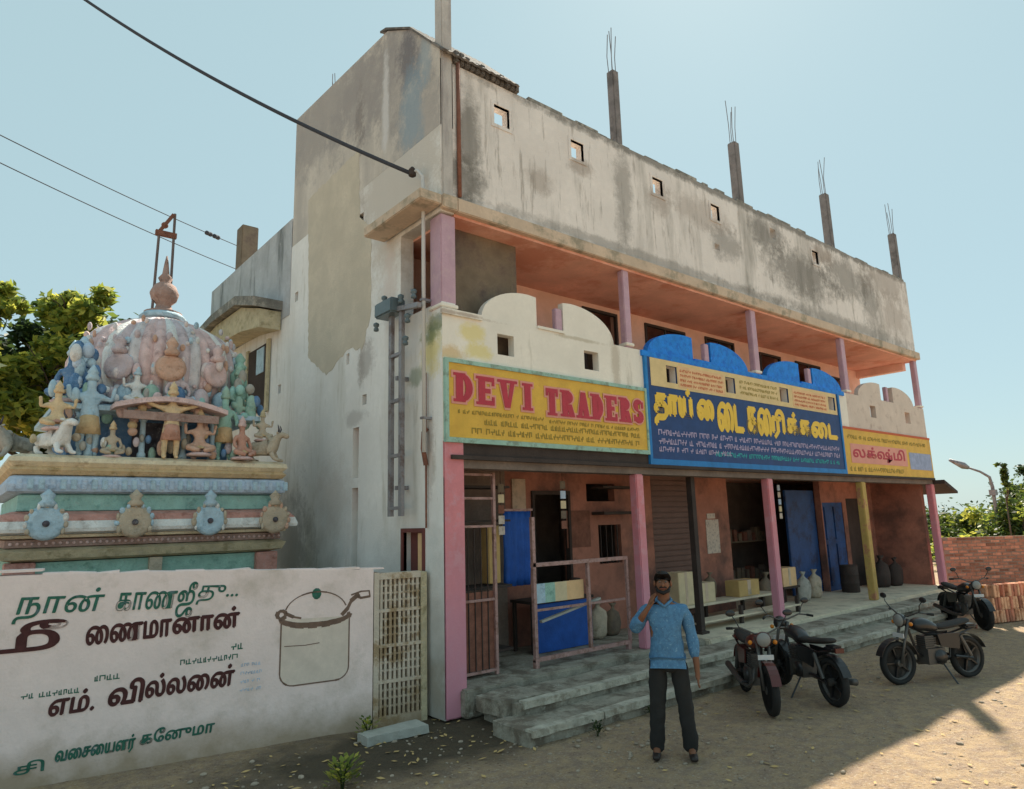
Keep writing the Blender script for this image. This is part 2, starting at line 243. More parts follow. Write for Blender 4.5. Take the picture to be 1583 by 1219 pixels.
# ---------------------------------------------------------------- geometry helpers
def root_loc(o):
    while o.parent: o = o.parent
    return o.location.copy()
class MB:
    def __init__(s): s.v = []; s.f = []; s.fm = []; s.cur = 0
    def add(s, vs, fs):
        n = len(s.v); s.v += [tuple(p) for p in vs]; s.f += [tuple(i+n for i in f) for f in fs]; s.fm += [s.cur]*len(fs); return s
    def box(s, x0, x1, y0, y1, z0, z1):
        return s.add([(x0,y0,z0),(x1,y0,z0),(x1,y1,z0),(x0,y1,z0),(x0,y0,z1),(x1,y0,z1),(x1,y1,z1),(x0,y1,z1)],
                     [(0,3,2,1),(4,5,6,7),(0,1,5,4),(1,2,6,5),(2,3,7,6),(3,0,4,7)])
    def bar(s, a, b, w_, h_=None, upv=(0,0,1)):
        a = Vector(a); b = Vector(b); d = (b-a).normalized(); h_ = h_ or w_
        x = d.cross(Vector(upv))
        if x.length < 1e-4: x = d.cross(Vector((1,0,0)))
        x.normalize(); y = x.cross(d); P = []
        for q in (a, b):
            for i, j in ((-1,-1),(1,-1),(1,1),(-1,1)): P.append(q + x*i*w_/2 + y*j*h_/2)
        return s.add(P, [(0,3,2,1),(4,5,6,7),(0,1,5,4),(1,2,6,5),(2,3,7,6),(3,0,4,7)])
    def tube(s, pts, r, n=8, cap=True):
        pts = [Vector(p) for p in pts]; rr = r if isinstance(r, (list, tuple)) else [r]*len(pts); P = []; prev = None
        for i, p in enumerate(pts):
            d = (pts[min(i+1, len(pts)-1)] - pts[max(i-1, 0)]).normalized()
            x = prev - d*prev.dot(d) if prev else d.cross(Vector((0,0,1)) if abs(d.z) < .9 else Vector((1,0,0)))
            x.normalize(); prev = x; y = d.cross(x)
            for k in range(n):
                a = 2*math.pi*k/n; P.append(p + (x*math.cos(a) + y*math.sin(a))*rr[i])
        F = [(i*n+k, i*n+(k+1)%n, (i+1)*n+(k+1)%n, (i+1)*n+k) for i in range(len(pts)-1) for k in range(n)]
        if cap: F += [tuple(reversed(range(n))), tuple(range((len(pts)-1)*n, len(pts)*n))]
        return s.add(P, F)
    def lathe(s, prof, c=(0,0,0), n=16, ax=(0,0,1), sx=1, sy=1):
        q = Vector((0,0,1)).rotation_difference(Vector(ax)); c = Vector(c); P = []
        for (r, z) in prof:
            for k in range(n):
                a = 2*math.pi*k/n; P.append(c + q @ Vector((r*sx*math.cos(a), r*sy*math.sin(a), z)))
        m_ = len(prof); F = [(i*n+k, i*n+(k+1)%n, (i+1)*n+(k+1)%n, (i+1)*n+k) for i in range(m_-1) for k in range(n)]
        F += [tuple(reversed(range(n))), tuple(range((m_-1)*n, m_*n))]
        return s.add(P, F)
    def ball(s, c, r, n=12, sx=1, sy=1, sz=1):
        pr = [(r*math.sin(math.pi*i/8)+1e-4, -r*math.cos(math.pi*i/8)*sz) for i in range(9)]
        return s.lathe(pr, c, n, sx=sx, sy=sy)
    def sq(s, prof, c):   # square 'lathe': prof = [(half width, z)], around (cx, cy)
        P = []
        for (h, z) in prof:
            P += [(c[0]-h, c[1]-h, z), (c[0]+h, c[1]-h, z), (c[0]+h, c[1]+h, z), (c[0]-h, c[1]+h, z)]
        m_ = len(prof); F = [(i*4+k, i*4+(k+1)%4, (i+1)*4+(k+1)%4, (i+1)*4+k) for i in range(m_-1) for k in range(4)]
        F += [(3,2,1,0), tuple(range((m_-1)*4, m_*4))]
        return s.add(P, F)
    def prism(s, pts, o, U, V, N):   # polygon pts (u,v) at o, extruded along vector N
        o, U, V, N = map(Vector, (o, U, V, N)); n = len(pts)
        P = [o + U*a + V*b for a, b in pts] + [o + U*a + V*b + N for a, b in pts]
        F = [tuple(reversed(range(n))), tuple(range(n, 2*n))] + [(k, (k+1)%n, n+(k+1)%n, n+k) for k in range(n)]
        return s.add(P, F)
    def panel(s, o, U, V, N, u0, u1, v0, v1, holes=()):   # slab with real rectangular holes, thickness vector N
        o, U, V, N = map(Vector, (o, U, V, N))
        us = sorted({u0, u1, *[h[0] for h in holes], *[h[1] for h in holes]}); v_ = sorted({v0, v1, *[h[2] for h in holes], *[h[3] for h in holes]})
        us = [u for u in us if u0 <= u <= u1]; v_ = [x for x in v_ if v0 <= x <= v1]
        def solid(i, j):
            if not (0 <= i < len(us)-1 and 0 <= j < len(v_)-1): return False
            a = (us[i]+us[i+1])/2; b = (v_[j]+v_[j+1])/2
            return not any(h[0] < a < h[1] and h[2] < b < h[3] for h in holes)
        idx = {}; P = []; F = []
        def vt(i, j, k):
            if (i, j, k) not in idx: idx[(i,j,k)] = len(P); P.append(o + U*us[i] + V*v_[j] + N*k)
            return idx[(i,j,k)]
        for i in range(len(us)-1):
            for j in range(len(v_)-1):
                if not solid(i, j): continue
                F.append((vt(i,j,0), vt(i+1,j,0), vt(i+1,j+1,0), vt(i,j+1,0))); F.append((vt(i,j,1), vt(i,j+1,1), vt(i+1,j+1,1), vt(i+1,j,1)))
                if not solid(i-1, j): F.append((vt(i,j,0), vt(i,j+1,0), vt(i,j+1,1), vt(i,j,1)))
                if not solid(i+1, j): F.append((vt(i+1,j,0), vt(i+1,j,1), vt(i+1,j+1,1), vt(i+1,j+1,0)))
                if not solid(i, j-1): F.append((vt(i,j,0), vt(i,j,1), vt(i+1,j,1), vt(i+1,j,0)))
                if not solid(i, j+1): F.append((vt(i,j+1,0), vt(i+1,j+1,0), vt(i+1,j+1,1), vt(i,j+1,1)))
        return s.add(P, F)
    def build(s, name, m, parent=None, world=True, smooth=False, kind=None, label=None, bevel=0, fixn=True):
        me = bpy.data.meshes.new(name)
        off = root_loc(parent) if (parent and world) else Vector((0,0,0))
        me.from_pydata([tuple(Vector(p) - off) for p in s.v], [], s.f)
        ms = m if isinstance(m, (list, tuple)) else [m]
        for x in ms: me.materials.append(M[x])
        if len(ms) > 1:
            for p, i in zip(me.polygons, s.fm): p.material_index = i
        if fixn or bevel:
            bm = bmesh.new(); bm.from_mesh(me)
            if bevel: bmesh.ops.bevel(bm, geom=[e for e in bm.edges if not e.is_boundary and e.is_manifold and e.calc_face_angle() > .5], offset=bevel, segments=2, affect='EDGES')
            if fixn: bmesh.ops.recalc_face_normals(bm, faces=bm.faces)
            bm.to_mesh(me); bm.free()
        if smooth:
            for p in me.polygons: p.use_smooth = True
        o = bpy.data.objects.new(name, me); COL.objects.link(o)
        if parent: o.parent = parent
        if kind: o['kind'] = kind
        if label: o['label'] = label
        return o
def thing(name, label, cat, loc=(0,0,0), rz=0, group=None):
    o = bpy.data.objects.new(name, None); COL.objects.link(o); o.location = loc; o.rotation_euler = (0,0,rz)
    o.empty_display_size = .1
    return tag(o, label, cat, group)
def tag(o, label, cat, group=None):
    o['label'] = label; o['category'] = cat
    if group: o['group'] = group
    return o
def copy_tree(o, parent=None):
    c = o.copy(); COL.objects.link(c); c.parent = parent
    for ch in [x for x in bpy.data.objects if x.parent == o]: copy_tree(ch, c)
    return c
def text_part(s, name, m, parent, o, U, V, w_, h_, N=(0,0,0), bold=.0, shear=0., depth=.004, label=None):
    """flat painted lettering fitted into a w x h box whose lower left corner is o"""
    cu = bpy.data.curves.new('t', 'FONT'); cu.body = s; cu.size = 1; cu.offset = 0; cu.shear = shear; cu.resolution_u = 2; cu.extrude = .01
    ob = bpy.data.objects.new('t', cu); COL.objects.link(ob)
    dg = bpy.context.evaluated_depsgraph_get(); dg.update(); m0 = bpy.data.meshes.new_from_object(ob.evaluated_get(dg))
    bpy.data.objects.remove(ob); bpy.data.curves.remove(cu)
    V0 = [v.co.copy() for v in m0.vertices]; F0 = [tuple(p.vertices) for p in m0.polygons]; bpy.data.meshes.remove(m0)
    xs = [v.x for v in V0]; ys = [v.y for v in V0]; x0, x1, y0, y1 = min(xs), max(xs), min(ys), max(ys)
    o, U, V, N = map(Vector, (o, U, V, N)); off = root_loc(parent); mbt = MB(); k_ = bold*.9
    for n_, (dx, dy) in enumerate(((0,0),(1,.2),(.2,1),(-1,-.2),(-.2,-1)) if bold > .005 else ((0,0),)):   # brush weight: the stroke laid down again a hair aside
        mbt.add([o + U*((v.x-x0)/(x1-x0)*w_ + dx*k_*h_) + V*((v.y-y0)/(y1-y0)*h_ + dy*k_*h_) + N*((depth + n_*.0003) if v.z > 0 else 0) - off for v in V0], F0)
    me = bpy.data.meshes.new(name); me.from_pydata([tuple(p) for p in mbt.v], [], mbt.f); me.materials.append(M[m])
    t = bpy.data.objects.new(name, me); COL.objects.link(t); t.parent = parent
    if label: t['label'] = label
    return t
def scribble(mb, o, U, V, N, w_, h_, gap=.35):
    """row of hand-painted character-like strokes too small to read"""
    o, U, V, N = map(Vector, (o, U, V, N)); x = 0
    while x < w_ - h_*.5:
        cw = h_*random.uniform(.55, 1.1)
        k = random.choice((0, 1, 2))
        def st(a, b, c, d):
            mb.prism([(a,b),(c,b),(c,d),(a,d)], o + U*x + N*(random.random()*.0004), U, V, N*.002)
        t = h_*.2
        if k == 0: st(0, 0, t, h_); st(t, h_-t, cw, h_); st(cw-t, h_*.2, cw, h_-t)
        elif k == 1: st(0, 0, cw, t); st(0, t, t, h_*.8); st(cw*.5, t, cw*.5+t, h_); 
        else: st(0, h_*.4, cw, h_*.4+t); st(cw*.3, 0, cw*.3+t, h_*.4); st(cw-t, h_*.4+t, cw, h_)
        x += cw + h_*.18
        if random.random() < .16: x += h_*gap*2
def skin_mesh(vs_, es, rad, name='s', sub=2, root=0):
    me = bpy.data.meshes.new(name); me.from_pydata(vs_, es, []); ob = bpy.data.objects.new(name, me); COL.objects.link(ob)
    md = ob.modifiers.new('k', 'SKIN'); md.branch_smoothing = .3
    if not me.skin_vertices: 
        bm = bmesh.new(); bm.from_mesh(me); bm.verts.layers.skin.verify(); bm.to_mesh(me); bm.free()
    for i, r in enumerate(rad):
        sv = me.skin_vertices[0].data[i]; sv.radius = (r, r) if not isinstance(r, tuple) else r; sv.use_root = (i == root)
    ob.modifiers.new('u', 'SUBSURF').levels = sub; ob.modifiers['u'].render_levels = sub
    dg = bpy.context.evaluated_depsgraph_get(); dg.update(); m2 = bpy.data.meshes.new_from_object(ob.evaluated_get(dg))
    bpy.data.objects.remove(ob); bpy.data.meshes.remove(me)
    for p in m2.polygons: p.use_smooth = True
    return m2
def mesh_obj(me, name, m, parent, label=None):
    me.name = name; me.materials.clear(); me.materials.append(M[m]); o = bpy.data.objects.new(name, me); COL.objects.link(o); o.parent = parent
    if label: o['label'] = label
    return o
# side-plane helper: wall face runs 0.1 m outside the first pillar
KS = .9782
def sd_(y, z): return ((y+6.733)*KS-6.733, (z-2.15)*KS+2.15)
XS = -.1
# ================================================================ SETTING
def gz(x, y): return .035*nz.noise(Vector((x*.8, y*.8, 0))) + .012*nz.noise(Vector((x*3, y*3, 4))) - .02
def ground():
    xs = [-250, -80, -30] + [-12+.25*i for i in range(0, 120)] + [18+3*i for i in range(1, 8)] + [60, 120, 300]
    ys = [-250, -80, -30] + [-12+.25*i for i in range(0, 72)] + [8, 12, 20, 40, 90, 300]
    V = []; F = []
    for y in ys:
        for x in xs:
            z = 0
            if -12 <= x <= 18 and -12 <= y <= 6: z = gz(x, y)
            V.append((x, y, z))
    n = len(xs)
    for j in range(len(ys)-1):
        for i in range(n-1): F.append((j*n+i, j*n+i+1, (j+1)*n+i+1, (j+1)*n+i))
    mb = MB(); mb.add(V, F); mb.build('ground', 'ground', smooth=True, kind='structure')
ground()
# ================================================================ SHOP BUILDING
B = thing('shop_building', 'two storey shop building with a stained parapet, orange veranda and unfinished roof columns', 'building', (-.1, 0, 0))
L = 14.9
def side_panel(name, m, y0, y1, z0, z1, holes=(), x=XS, t=.2):
    return MB().panel((x,0,0), (0,1,0), (0,0,1), (t,0,0), y0, y1, z0, z1, holes).build(name, m, B)
# --- left side wall, with its real openings
sh = [(0.003, 1.0, 4.85, 6.05),            # balcony end opening
      (.45, .9, 1.56, 2.05),             # low window
      (2.17, 2.36, 2.82, 3.55), (2.17, 2.36, 1.5, 2.68),     # slot niches
      (2.12, 2.34, 6.35, 6.85),          # slot under the parapet
      (1.95, 2.08, 3.85, 4.0), (4.6, 4.75, 6.12, 6.3), (5.28, 5.42, 4.55, 4.72), (2.52, 2.62, 4.55, 4.72), (2.5, 2.62, 5.95, 6.1)]
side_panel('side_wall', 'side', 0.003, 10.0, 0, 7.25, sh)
# slot backs (recessed)
MB().box(XS+.12, XS+.15, 2.13, 2.4, 2.8, 3.57).box(XS+.12, XS+.15, 2.13, 2.4, 1.48, 2.7).build('niche_back', 'tan', B)
MB().box(XS+.105, XS+.118, 2.171, 2.359, 3.3, 3.549).box(XS+.105, XS+.118, 2.171, 2.359, 2.4, 2.679).build('niche_paint', 'reddust', B)
# rear block top and main block top
side_panel('rear_parapet', 'rear', 4.97, 10.0, 7.253, 7.82)
MB().panel((XS-.012,0,0), (0,1,0), (0,0,1), (.01,0,0), 4.97, 9.999, 5.95, 7.82).build('rear_weathering', 'rear', B)
MB().prism([(0,7.253),(0,8.36),(.72,9.1),(1.42,9.52),(4.95,9.84),(4.95,7.253)], (XS,0,0), (0,1,0), (0,0,1), (.2,0,0)).build('side_parapet', 'side_top', B)
# tan area on the side wall, with an outline of its own
def spatch(name, m, pts, h=.004):
    # subdivide and roughen the outline
    P = [sd_(*p) for p in pts]; Q = []
    for i in range(len(P)):
        a = P[i]; b = P[(i+1) % len(P)]; d = math.hypot(b[0]-a[0], b[1]-a[1]); k = max(1, int(d/.07))
        for j in range(k):
            t = j/k; Q.append((a[0]+(b[0]-a[0])*t+random.uniform(-.02,.02), a[1]+(b[1]-a[1])*t+random.uniform(-.025,.025)))
    return MB().prism(Q, (XS-h,0,0), (0,1,0), (0,0,1), (h-.001,0,0)).build(name, m, B)
spatch('tan_patch', 'tan', [(4.5,8.05),(2.5,8.1),(2.45,6.9),(2.05,6.6),(2.05,5.2),(2.3,4.75),(2.75,4.85),(3.54,4.58),(4.3,5.0)], .005)
# small corner parapet facade etc.
hol = [(x-.14, x+.14, 7.60, 7.90) for x in (.93, 2.42, 4.36, 6.05, 9.85)] + [(8.0, 8.22, 7.75, 7.97), (5.95,6.1,7.0,7.12)]
MB().panel((0,0,0), (1,0,0), (0,0,1), (0,.16,0), XS+.003, L, 6.253, 8.22, hol).build('roof_parapet', 'parapet', B)
# plaster rims round the parapet holes
for h in hol[:5]:
    mb = MB(); a, b, c_, d = h
    mb.box(a-.05,a,-.012,.05,c_-.05,d+.05).box(b,b+.05,-.012,.05,c_-.05,d+.05).box(a,b,-.012,.05,c_-.05,c_).box(a,b,-.012,.05,d,d+.05)
    mb.build('hole_rim', 'parapet', B)
# rough top edge, broken render
mb = MB(); x = XS+.01
while x < L-.3:
    w_ = random.uniform(.15, .5)
    mb.box(x, min(x+w_, L), .012, .15, 8.221, 8.225+random.uniform(.0, .07)); x += w_
mb.build('broken_coping', 'grime', B)
def fpatch(name, m, cx, cz, rx, rz, y=-.004):
    pts = [(cx+rx*math.cos(a)*random.uniform(.6,1.15), cz+rz*math.sin(a)*random.uniform(.6,1.15)) for a in [2*math.pi*i/26 for i in range(26)]]
    return MB().prism(pts, (0,y,0), (1,0,0), (0,0,1), (0,-y-.001,0)).build(name, m, B)
# floor slabs, back and right walls, plinth
MB().box(.101, L+.05, -.085, 5.0, 6.06, 6.25).box(XS-.02, .1, -.09, -.001, 6.062, 6.252).build('roof_slab', ['slab'], B, bevel=.012)
MB().box(XS-.35, XS-.021, -.06, 1.42, 6.10, 6.24).build('side_ledge', 'slab', B, bevel=.012)
MB().box(.102, L-.003, .005, 4.99, 6.02, 6.058).build('balcony_soffit', 'soffit', B)
MB().box(.102, L, .13, 5.0, 3.0, 3.15).build('floor_slab', 'soffit', B)
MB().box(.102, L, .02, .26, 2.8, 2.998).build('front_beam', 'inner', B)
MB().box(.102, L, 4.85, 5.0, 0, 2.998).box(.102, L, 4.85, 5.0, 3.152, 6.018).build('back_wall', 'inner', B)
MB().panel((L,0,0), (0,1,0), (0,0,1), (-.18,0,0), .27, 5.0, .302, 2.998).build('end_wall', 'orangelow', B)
MB().panel((L,0,0), (0,1,0), (0,0,1), (-.18,0,0), 1.5, 5.0, 3.152, 6.018).build('end_wall', 'orange', B)
MB().box(L-.2, L, .285, 1.498, 5.82, 6.018).build('end_beam', 'orange', B)
MB().box(L-.12, L, .12, 1.498, 3.152, 4.7).build('end_parapet', 'pinkwhite', B)
MB().box(.102, 4.6, -.12, 4.84, .0, .3).build('plinth', 'step', B, bevel=.02)
MB().box(4.602, L, -.2, 4.84, .0, .3).build('plinth', 'cement', B, bevel=.02)
# balcony back wall with doors and windows
bh = [(3.9, 4.82, 4.4, 5.92), (5.62, 6.9, 4.4, 5.9), (7.6, 8.68, 4.5, 5.93), (9.72, 10.65, 4.5, 5.88), (11.35, 12.6, 4.5, 5.88), (13.1, 13.8, 4.5, 5.7)]
MB().panel((0,1.5,0), (1,0,0), (0,0,1), (0,.15,0), .102, L-.182, 3.152, 6.018, bh).build('balcony_wall', 'orange', B)
for h in bh:
    f_ = MB(); a, b, c_, d = h
    f_.box(a,a+.05,1.47,1.53,c_,d).box(b-.05,b,1.47,1.53,c_,d).box(a+.05,b-.05,1.47,1.53,d-.05,d)
    if b-a > 1: f_.box((a+b)/2-.02,(a+b)/2+.02,1.48,1.52,c_,d-.05)
    wf = f_.build('window_frame', 'dark', B)
MB().box(.102, L-.182, 3.2, 3.3, 3.152, 6.018).build('inner_partition', 'inner', B)
MB().box(.102, 1.25, .3, .42, 3.152, 6.018).box(1.252, 1.37, .3, 1.498, 3.152, 6.018).build('rough_partition', 'brown', B)
# shop floor wall
gh = [(2.55, 3.38, .302, 2.62), (4.05, 4.62, 1.4, 2.05), (5.5, 6.85, .302, 2.99), (7.95, 11.9, .302, 2.99), (11.95, 13.0, .302, 2.4), (3.8,4.5,2.45,2.75), (13.2,14.2,.302,2.5)]
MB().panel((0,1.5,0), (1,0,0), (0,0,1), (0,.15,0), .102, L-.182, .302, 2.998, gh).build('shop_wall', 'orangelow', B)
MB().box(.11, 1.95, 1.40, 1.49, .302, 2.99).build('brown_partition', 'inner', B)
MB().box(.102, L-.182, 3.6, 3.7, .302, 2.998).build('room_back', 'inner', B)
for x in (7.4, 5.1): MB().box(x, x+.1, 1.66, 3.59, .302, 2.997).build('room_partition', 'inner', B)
# brown roller shutter with its slats
rs = MB().box(5.5, 6.85, 1.56, 1.60, .302, 2.99).build('roller_shutter', 'shutter', B)
sl_me = None
for k in range(26):
    z = .33+k*.101
    if sl_me is None:
        o = MB().box(5.53, 6.82, 1.53, 1.559, .33, .415).build('slat', 'shutter', rs, bevel=.008); sl_me = o.data; o['kind'] = ''
        del o['kind']
    else:
        o = bpy.data.objects.new('slat', sl_me); COL.objects.link(o); o.parent = rs; o.location = (0,0,z-.33)
MB().box(10.55, 11.89, 1.66, 1.72, .302, 2.7).build('blue_shutter', 'bluedoor', B, bevel=.01)
bd = MB().box(11.95, 13.0, 1.52, 1.58, .302, 2.4).build('blue_door', 'bluedoor', B)
for (a, b, c_, d) in ((12.03,12.43,1.5,2.3),(12.5,12.92,1.5,2.3),(12.03,12.43,.42,1.4),(12.5,12.92,.42,1.4)):
    MB().box(a,b,1.495,1.519,c_,d).build('door_panel', 'bluedoor', bd, bevel=.008)
MB().box(13.2, 14.2, 1.54, 1.6, .302, 2.5).build('dark_door', 'dark', B)
# door of the first shop and its small window bars
MB().box(2.55,2.6,1.46,1.56,.302,2.62).box(3.33,3.38,1.46,1.56,.302,2.62).box(2.6,3.33,1.46,1.56,2.56,2.62).build('door_frame', 'dark', B)
for k in range(4): MB().bar((4.12+k*.14,1.52,1.4),(4.12+k*.14,1.52,2.05),.015).build('window_bar', 'dark', B)
MB().box(3.9,4.75,1.2,1.49,2.22,2.27).box(3.9,4.75,1.2,1.49,2.66,2.7).build('wall_shelf', 'dark', B)
MB().box(2.15, 2.42, 1.47, 1.499, 2.15, 2.8).build('pale_plaster_patch', 'slab', B)
# pillars
for i, (x0, x1, m) in enumerate(((XS+.001, .20, 'pink'), (3.33, 3.5, 'pink'), (6.98, 7.16, 'pink'), (10.78, 10.98, 'ochre'), (14.7, 14.9, 'pink'))):
    MB().box(x0, x1, -.012, .26 if i == 0 else .13, .0 if i == 0 else .301, 2.797 if i else 3.13).build('ground_pillar', m, B, bevel=.015, label='ochre painted pillar' if m == 'ochre' else None)
for i, (x0, x1) in enumerate(((XS-.004, .12), (3.31, 3.46), (6.95, 7.13), (10.6, 10.8), (14.7, 14.88))):
    MB().box(x0, x1, .004, .115 if i else .26, 4.752 if i else 4.765, 6.018).build('balcony_pillar', 'mauve', B, bevel=.012)
    MB().box(x0-.02, x1+.02, -.02, .15 if i else .27, 4.78, 4.83).build('pillar_base', 'white', B, bevel=.01)
# balcony parapet
bays = [(XS+.003, 3.6, 'white'), (3.603, 7.0, 'white'), (7.003, 10.55, 'white'), (10.553, L-.003, 'pinkwhite')]
hx = [[(.76,1.04),(2.36,2.66)], [(4.2,4.48),(5.86,6.16)], [(7.68,8.0),(9.62,9.92)], [(11.7,12.0),(13.66,13.96)]]
HZ = (4.29, 4.57)
for (x0, x1, m), hh in zip(bays, hx):
    MB().panel((0,0,0), (1,0,0), (0,0,1), (0,.12,0), x0, x1, 3.15, 4.75, [(a, b, *HZ) for a, b in hh]).build('parapet_panel', m, B)
def hump(x0, w_, h_, m, left, z=4.752):
    n = 12; P = [(0,0)]
    for i in range(n+1):
        a = math.pi/2*i/n; P.append((w_*.85*(1-math.cos(a)), h_*math.sin(a)))
    P += [(w_, h_*.97), (w_, 0)]
    if not left: P = [(w_-a, b) for a, b in P]
    MB().prism([(a+x0, b+z) for a, b in P], (0,.012,0), (1,0,0), (0,0,1), (0,.1,0)).build('parapet_arch', m, B)
hump(.52, .95, .46, 'white', True); hump(1.98, 1.05, .48, 'white', False)
hump(3.82, 1.2, .42, 'skyblue', True); hump(5.55, 1.15, .42, 'skyblue', False)
hump(7.35, 1.25, .42, 'skyblue', True); hump(9.15, 1.25, .40, 'skyblue', False)
hump(11.2, 1.2, .4, 'pinkwhite', True); hump(13.1, 1.2, .4, 'pinkwhite', False)
for x in (1.84, 5.38, 8.98, 12.75): MB().box(x, x+.13, .02, .10, 4.752, 5.12).build('parapet_post', 'mauve', B, bevel=.01)
for x0, x1 in ((1.47,1.98),(5.02,5.55),(8.6,9.15)): MB().box(x0+.001,x1-.001,-.02,.13,4.752,4.79).build('parapet_cap', 'white' if x0 < 3 else 'skyblue', B)
MB().box(3.62, 10.4, -.035, .006, 4.66, 4.751).build('blue_coping', 'skyblue', B)
MB().box(XS-.02, .5, -.04, .006, 4.69, 4.76).build('corner_coping', 'white', B)
# roof: column stubs with reinforcing bars
def stub(x, y, z1, wd, m='conc', rb=1.0, z0=8.226):
    c_ = MB().box(x-wd/2, x+wd/2, y, y+wd, z0, z1).build('column_stub', m, B, bevel=.015)
    for i in range(4):
        dx, dy = (.04, -.04)[i%2], (.04, -.04)[i//2]; a = Vector((x+dx, y+wd/2+dy, z1-.1)); l_ = rb*random.uniform(.75, 1.05)
        MB().tube([a, a+Vector((random.uniform(-.02,.02), random.uniform(-.02,.02), l_*.5)), a+Vector((random.uniform(-.06,.06), random.uniform(-.06,.06), l_))], .007, 5).build('rebar', 'rebar', c_)
    return c_
stub(3.48, .03, 9.63, .15); stub(7.1, .03, 9.6, .17); stub(10.9, .03, 9.62, .17); stub(14.72, .03, 9.6, .17)
stub(.0, -.02, 9.9, .17, 'concw', .9, 6.26)
MB().tube([(.17,-.03,6.3),(.17,-.03,8.35)], .028, 8).build('rain_pipe', 'rust', B, smooth=True)
# rear columns of the roof, seen only as bundles of bars
for (x, y, z) in ((2.6,5.0,8.4),(6.3,5,8.3),(10,5,8.2),(.6,4.9,9.9)):
    stub(x, y-.2, z, .2, 'conc', 1.3, 6.26)
# sheet roof over the stair head
mb = MB(); n = 24; SL_ = [(-.1,8.27),(.73,9.12),(1.42,9.55),(1.6,9.60)]
for i in range(n):
    x0 = XS-.03+i*.055; z = .016*(i%2)
    for (ya, za), (yb, zb) in zip(SL_, SL_[1:]): mb.add([(x0,ya,za+z),(x0+.055,ya,za+.016-z),(x0+.055,yb,zb+.016-z),(x0,yb,zb+z)], [(0,1,2,3)])
me = mb.build('roof_sheet', 'sheet', B, fixn=False)
sm = me.modifiers.new('t', 'SOLIDIFY'); sm.thickness = .03; sm.offset = 0
for i in range(13):
    x = .10+i*.088; MB().box(x, x+.084, -.03-random.uniform(0,.04), .14, 8.226, 8.33+random.uniform(.0,.09)).build('roof_tile', 'sheet', B, bevel=.015)
MB().box(.102, 1.3, 1.3, 4.9, 6.26, 9.38).build('stair_head', 'side_up', B)
# rear block: shade with yellow soffit, window
rb_ = MB().prism([(5.3,6.12),(6.4,6.42),(8.0,6.45),(9.3,6.3),(10.0,5.85),(10.0,6.0),(9.3,6.5),(8.0,6.62),(6.4,6.6),(5.3,6.3)], (XS-.55,0,0), (0,1,0), (0,0,1), (.537,0,0)).build('rear_sunshade', 'grime', B)
MB().prism([(5.35,5.75),(6.4,5.9),(8.0,5.98),(9.3,5.82),(9.95,5.5),(9.95,5.83),(9.3,6.27),(8.0,6.42),(6.4,6.39),(5.35,6.1)], (XS-.42,0,0), (0,1,0), (0,0,1), (.4,0,0)).build('yellow_soffit', 't_olive', B)
MB().box(XS-.035, XS-.014, 5.95, 7.0, 4.35, 5.65).build('rear_window', 'dark', B)
MB().box(XS-.05, XS-.036, 6.1, 6.5, 5.1, 5.6).build('hanging_cloth', 't_lblue', B)
for a in (7.0, 5.83): MB().box(XS-.06, XS-.014, a, a+.12, 4.3, 5.7).build('rear_window_jamb', 't_olive', B)
MB().box(XS+.02, XS+.38, 8.0, 8.38, 7.6, 8.85).build('rear_column_stub', 'brown', B, bevel=.015)
MB().box(XS, L, 9.8, 10, 0, 7.2).build('rear_back_wall', 'rear', B)
MB().box(XS+.201, 5, 5.001, 9.79, 7.0, 7.2).build('rear_roof', 'rear', B)
# low side window with its shutter
MB().box(XS+.1, XS+.13, .45, .9, 1.56, 2.05).build('window_pane', 'maroon', B)
lw = MB().box(XS-.02, XS+.04, .40, .45, 1.5, 2.1).box(XS-.02, XS+.04, .9, .95, 1.5, 2.1).box(XS-.02, XS+.04, .45, .9, 2.05, 2.1).box(XS-.05, XS+.04, .45, .9, 1.5, 1.56).build('window_frame', 'maroon', B)
MB().box(XS+.02, XS+.05, .46, .6, 1.57, 2.04).build('window_shutter', 'salmon', B)
# end sunshade
MB().prism([(14.92,2.9),(15.75,2.62),(15.75,2.56),(14.92,2.8)], (0,-.25,0), (1,0,0), (0,0,1), (0,2.2,0)).build('end_sunshade', 'dark', B)
MB().box(XS+.1, L+.02, -.05, .019, 2.90, 2.95).build('front_sunshade', 'dark', B)
MB().box(.102, L-.003, .001, .119, 2.951, 3.149).build('shade_strip', 'dark', B)  # dark strip added to paint the shade under the signs
# white corner post paint, hook on side wall
MB().tube([(XS-.02,.33,3.3),(XS-.06,.33,3.25),(XS-.07,.33,3.05),(XS-.03,.33,2.85)], .03, 6).tube([(XS-.03,.33,4.0),(XS-.03,.33,3.3)], .012, 6).tube([(XS-.03,.33,2.9),(XS-.03,.33,2.1)], .012, 6).build('drain_spout', 'rust', B)
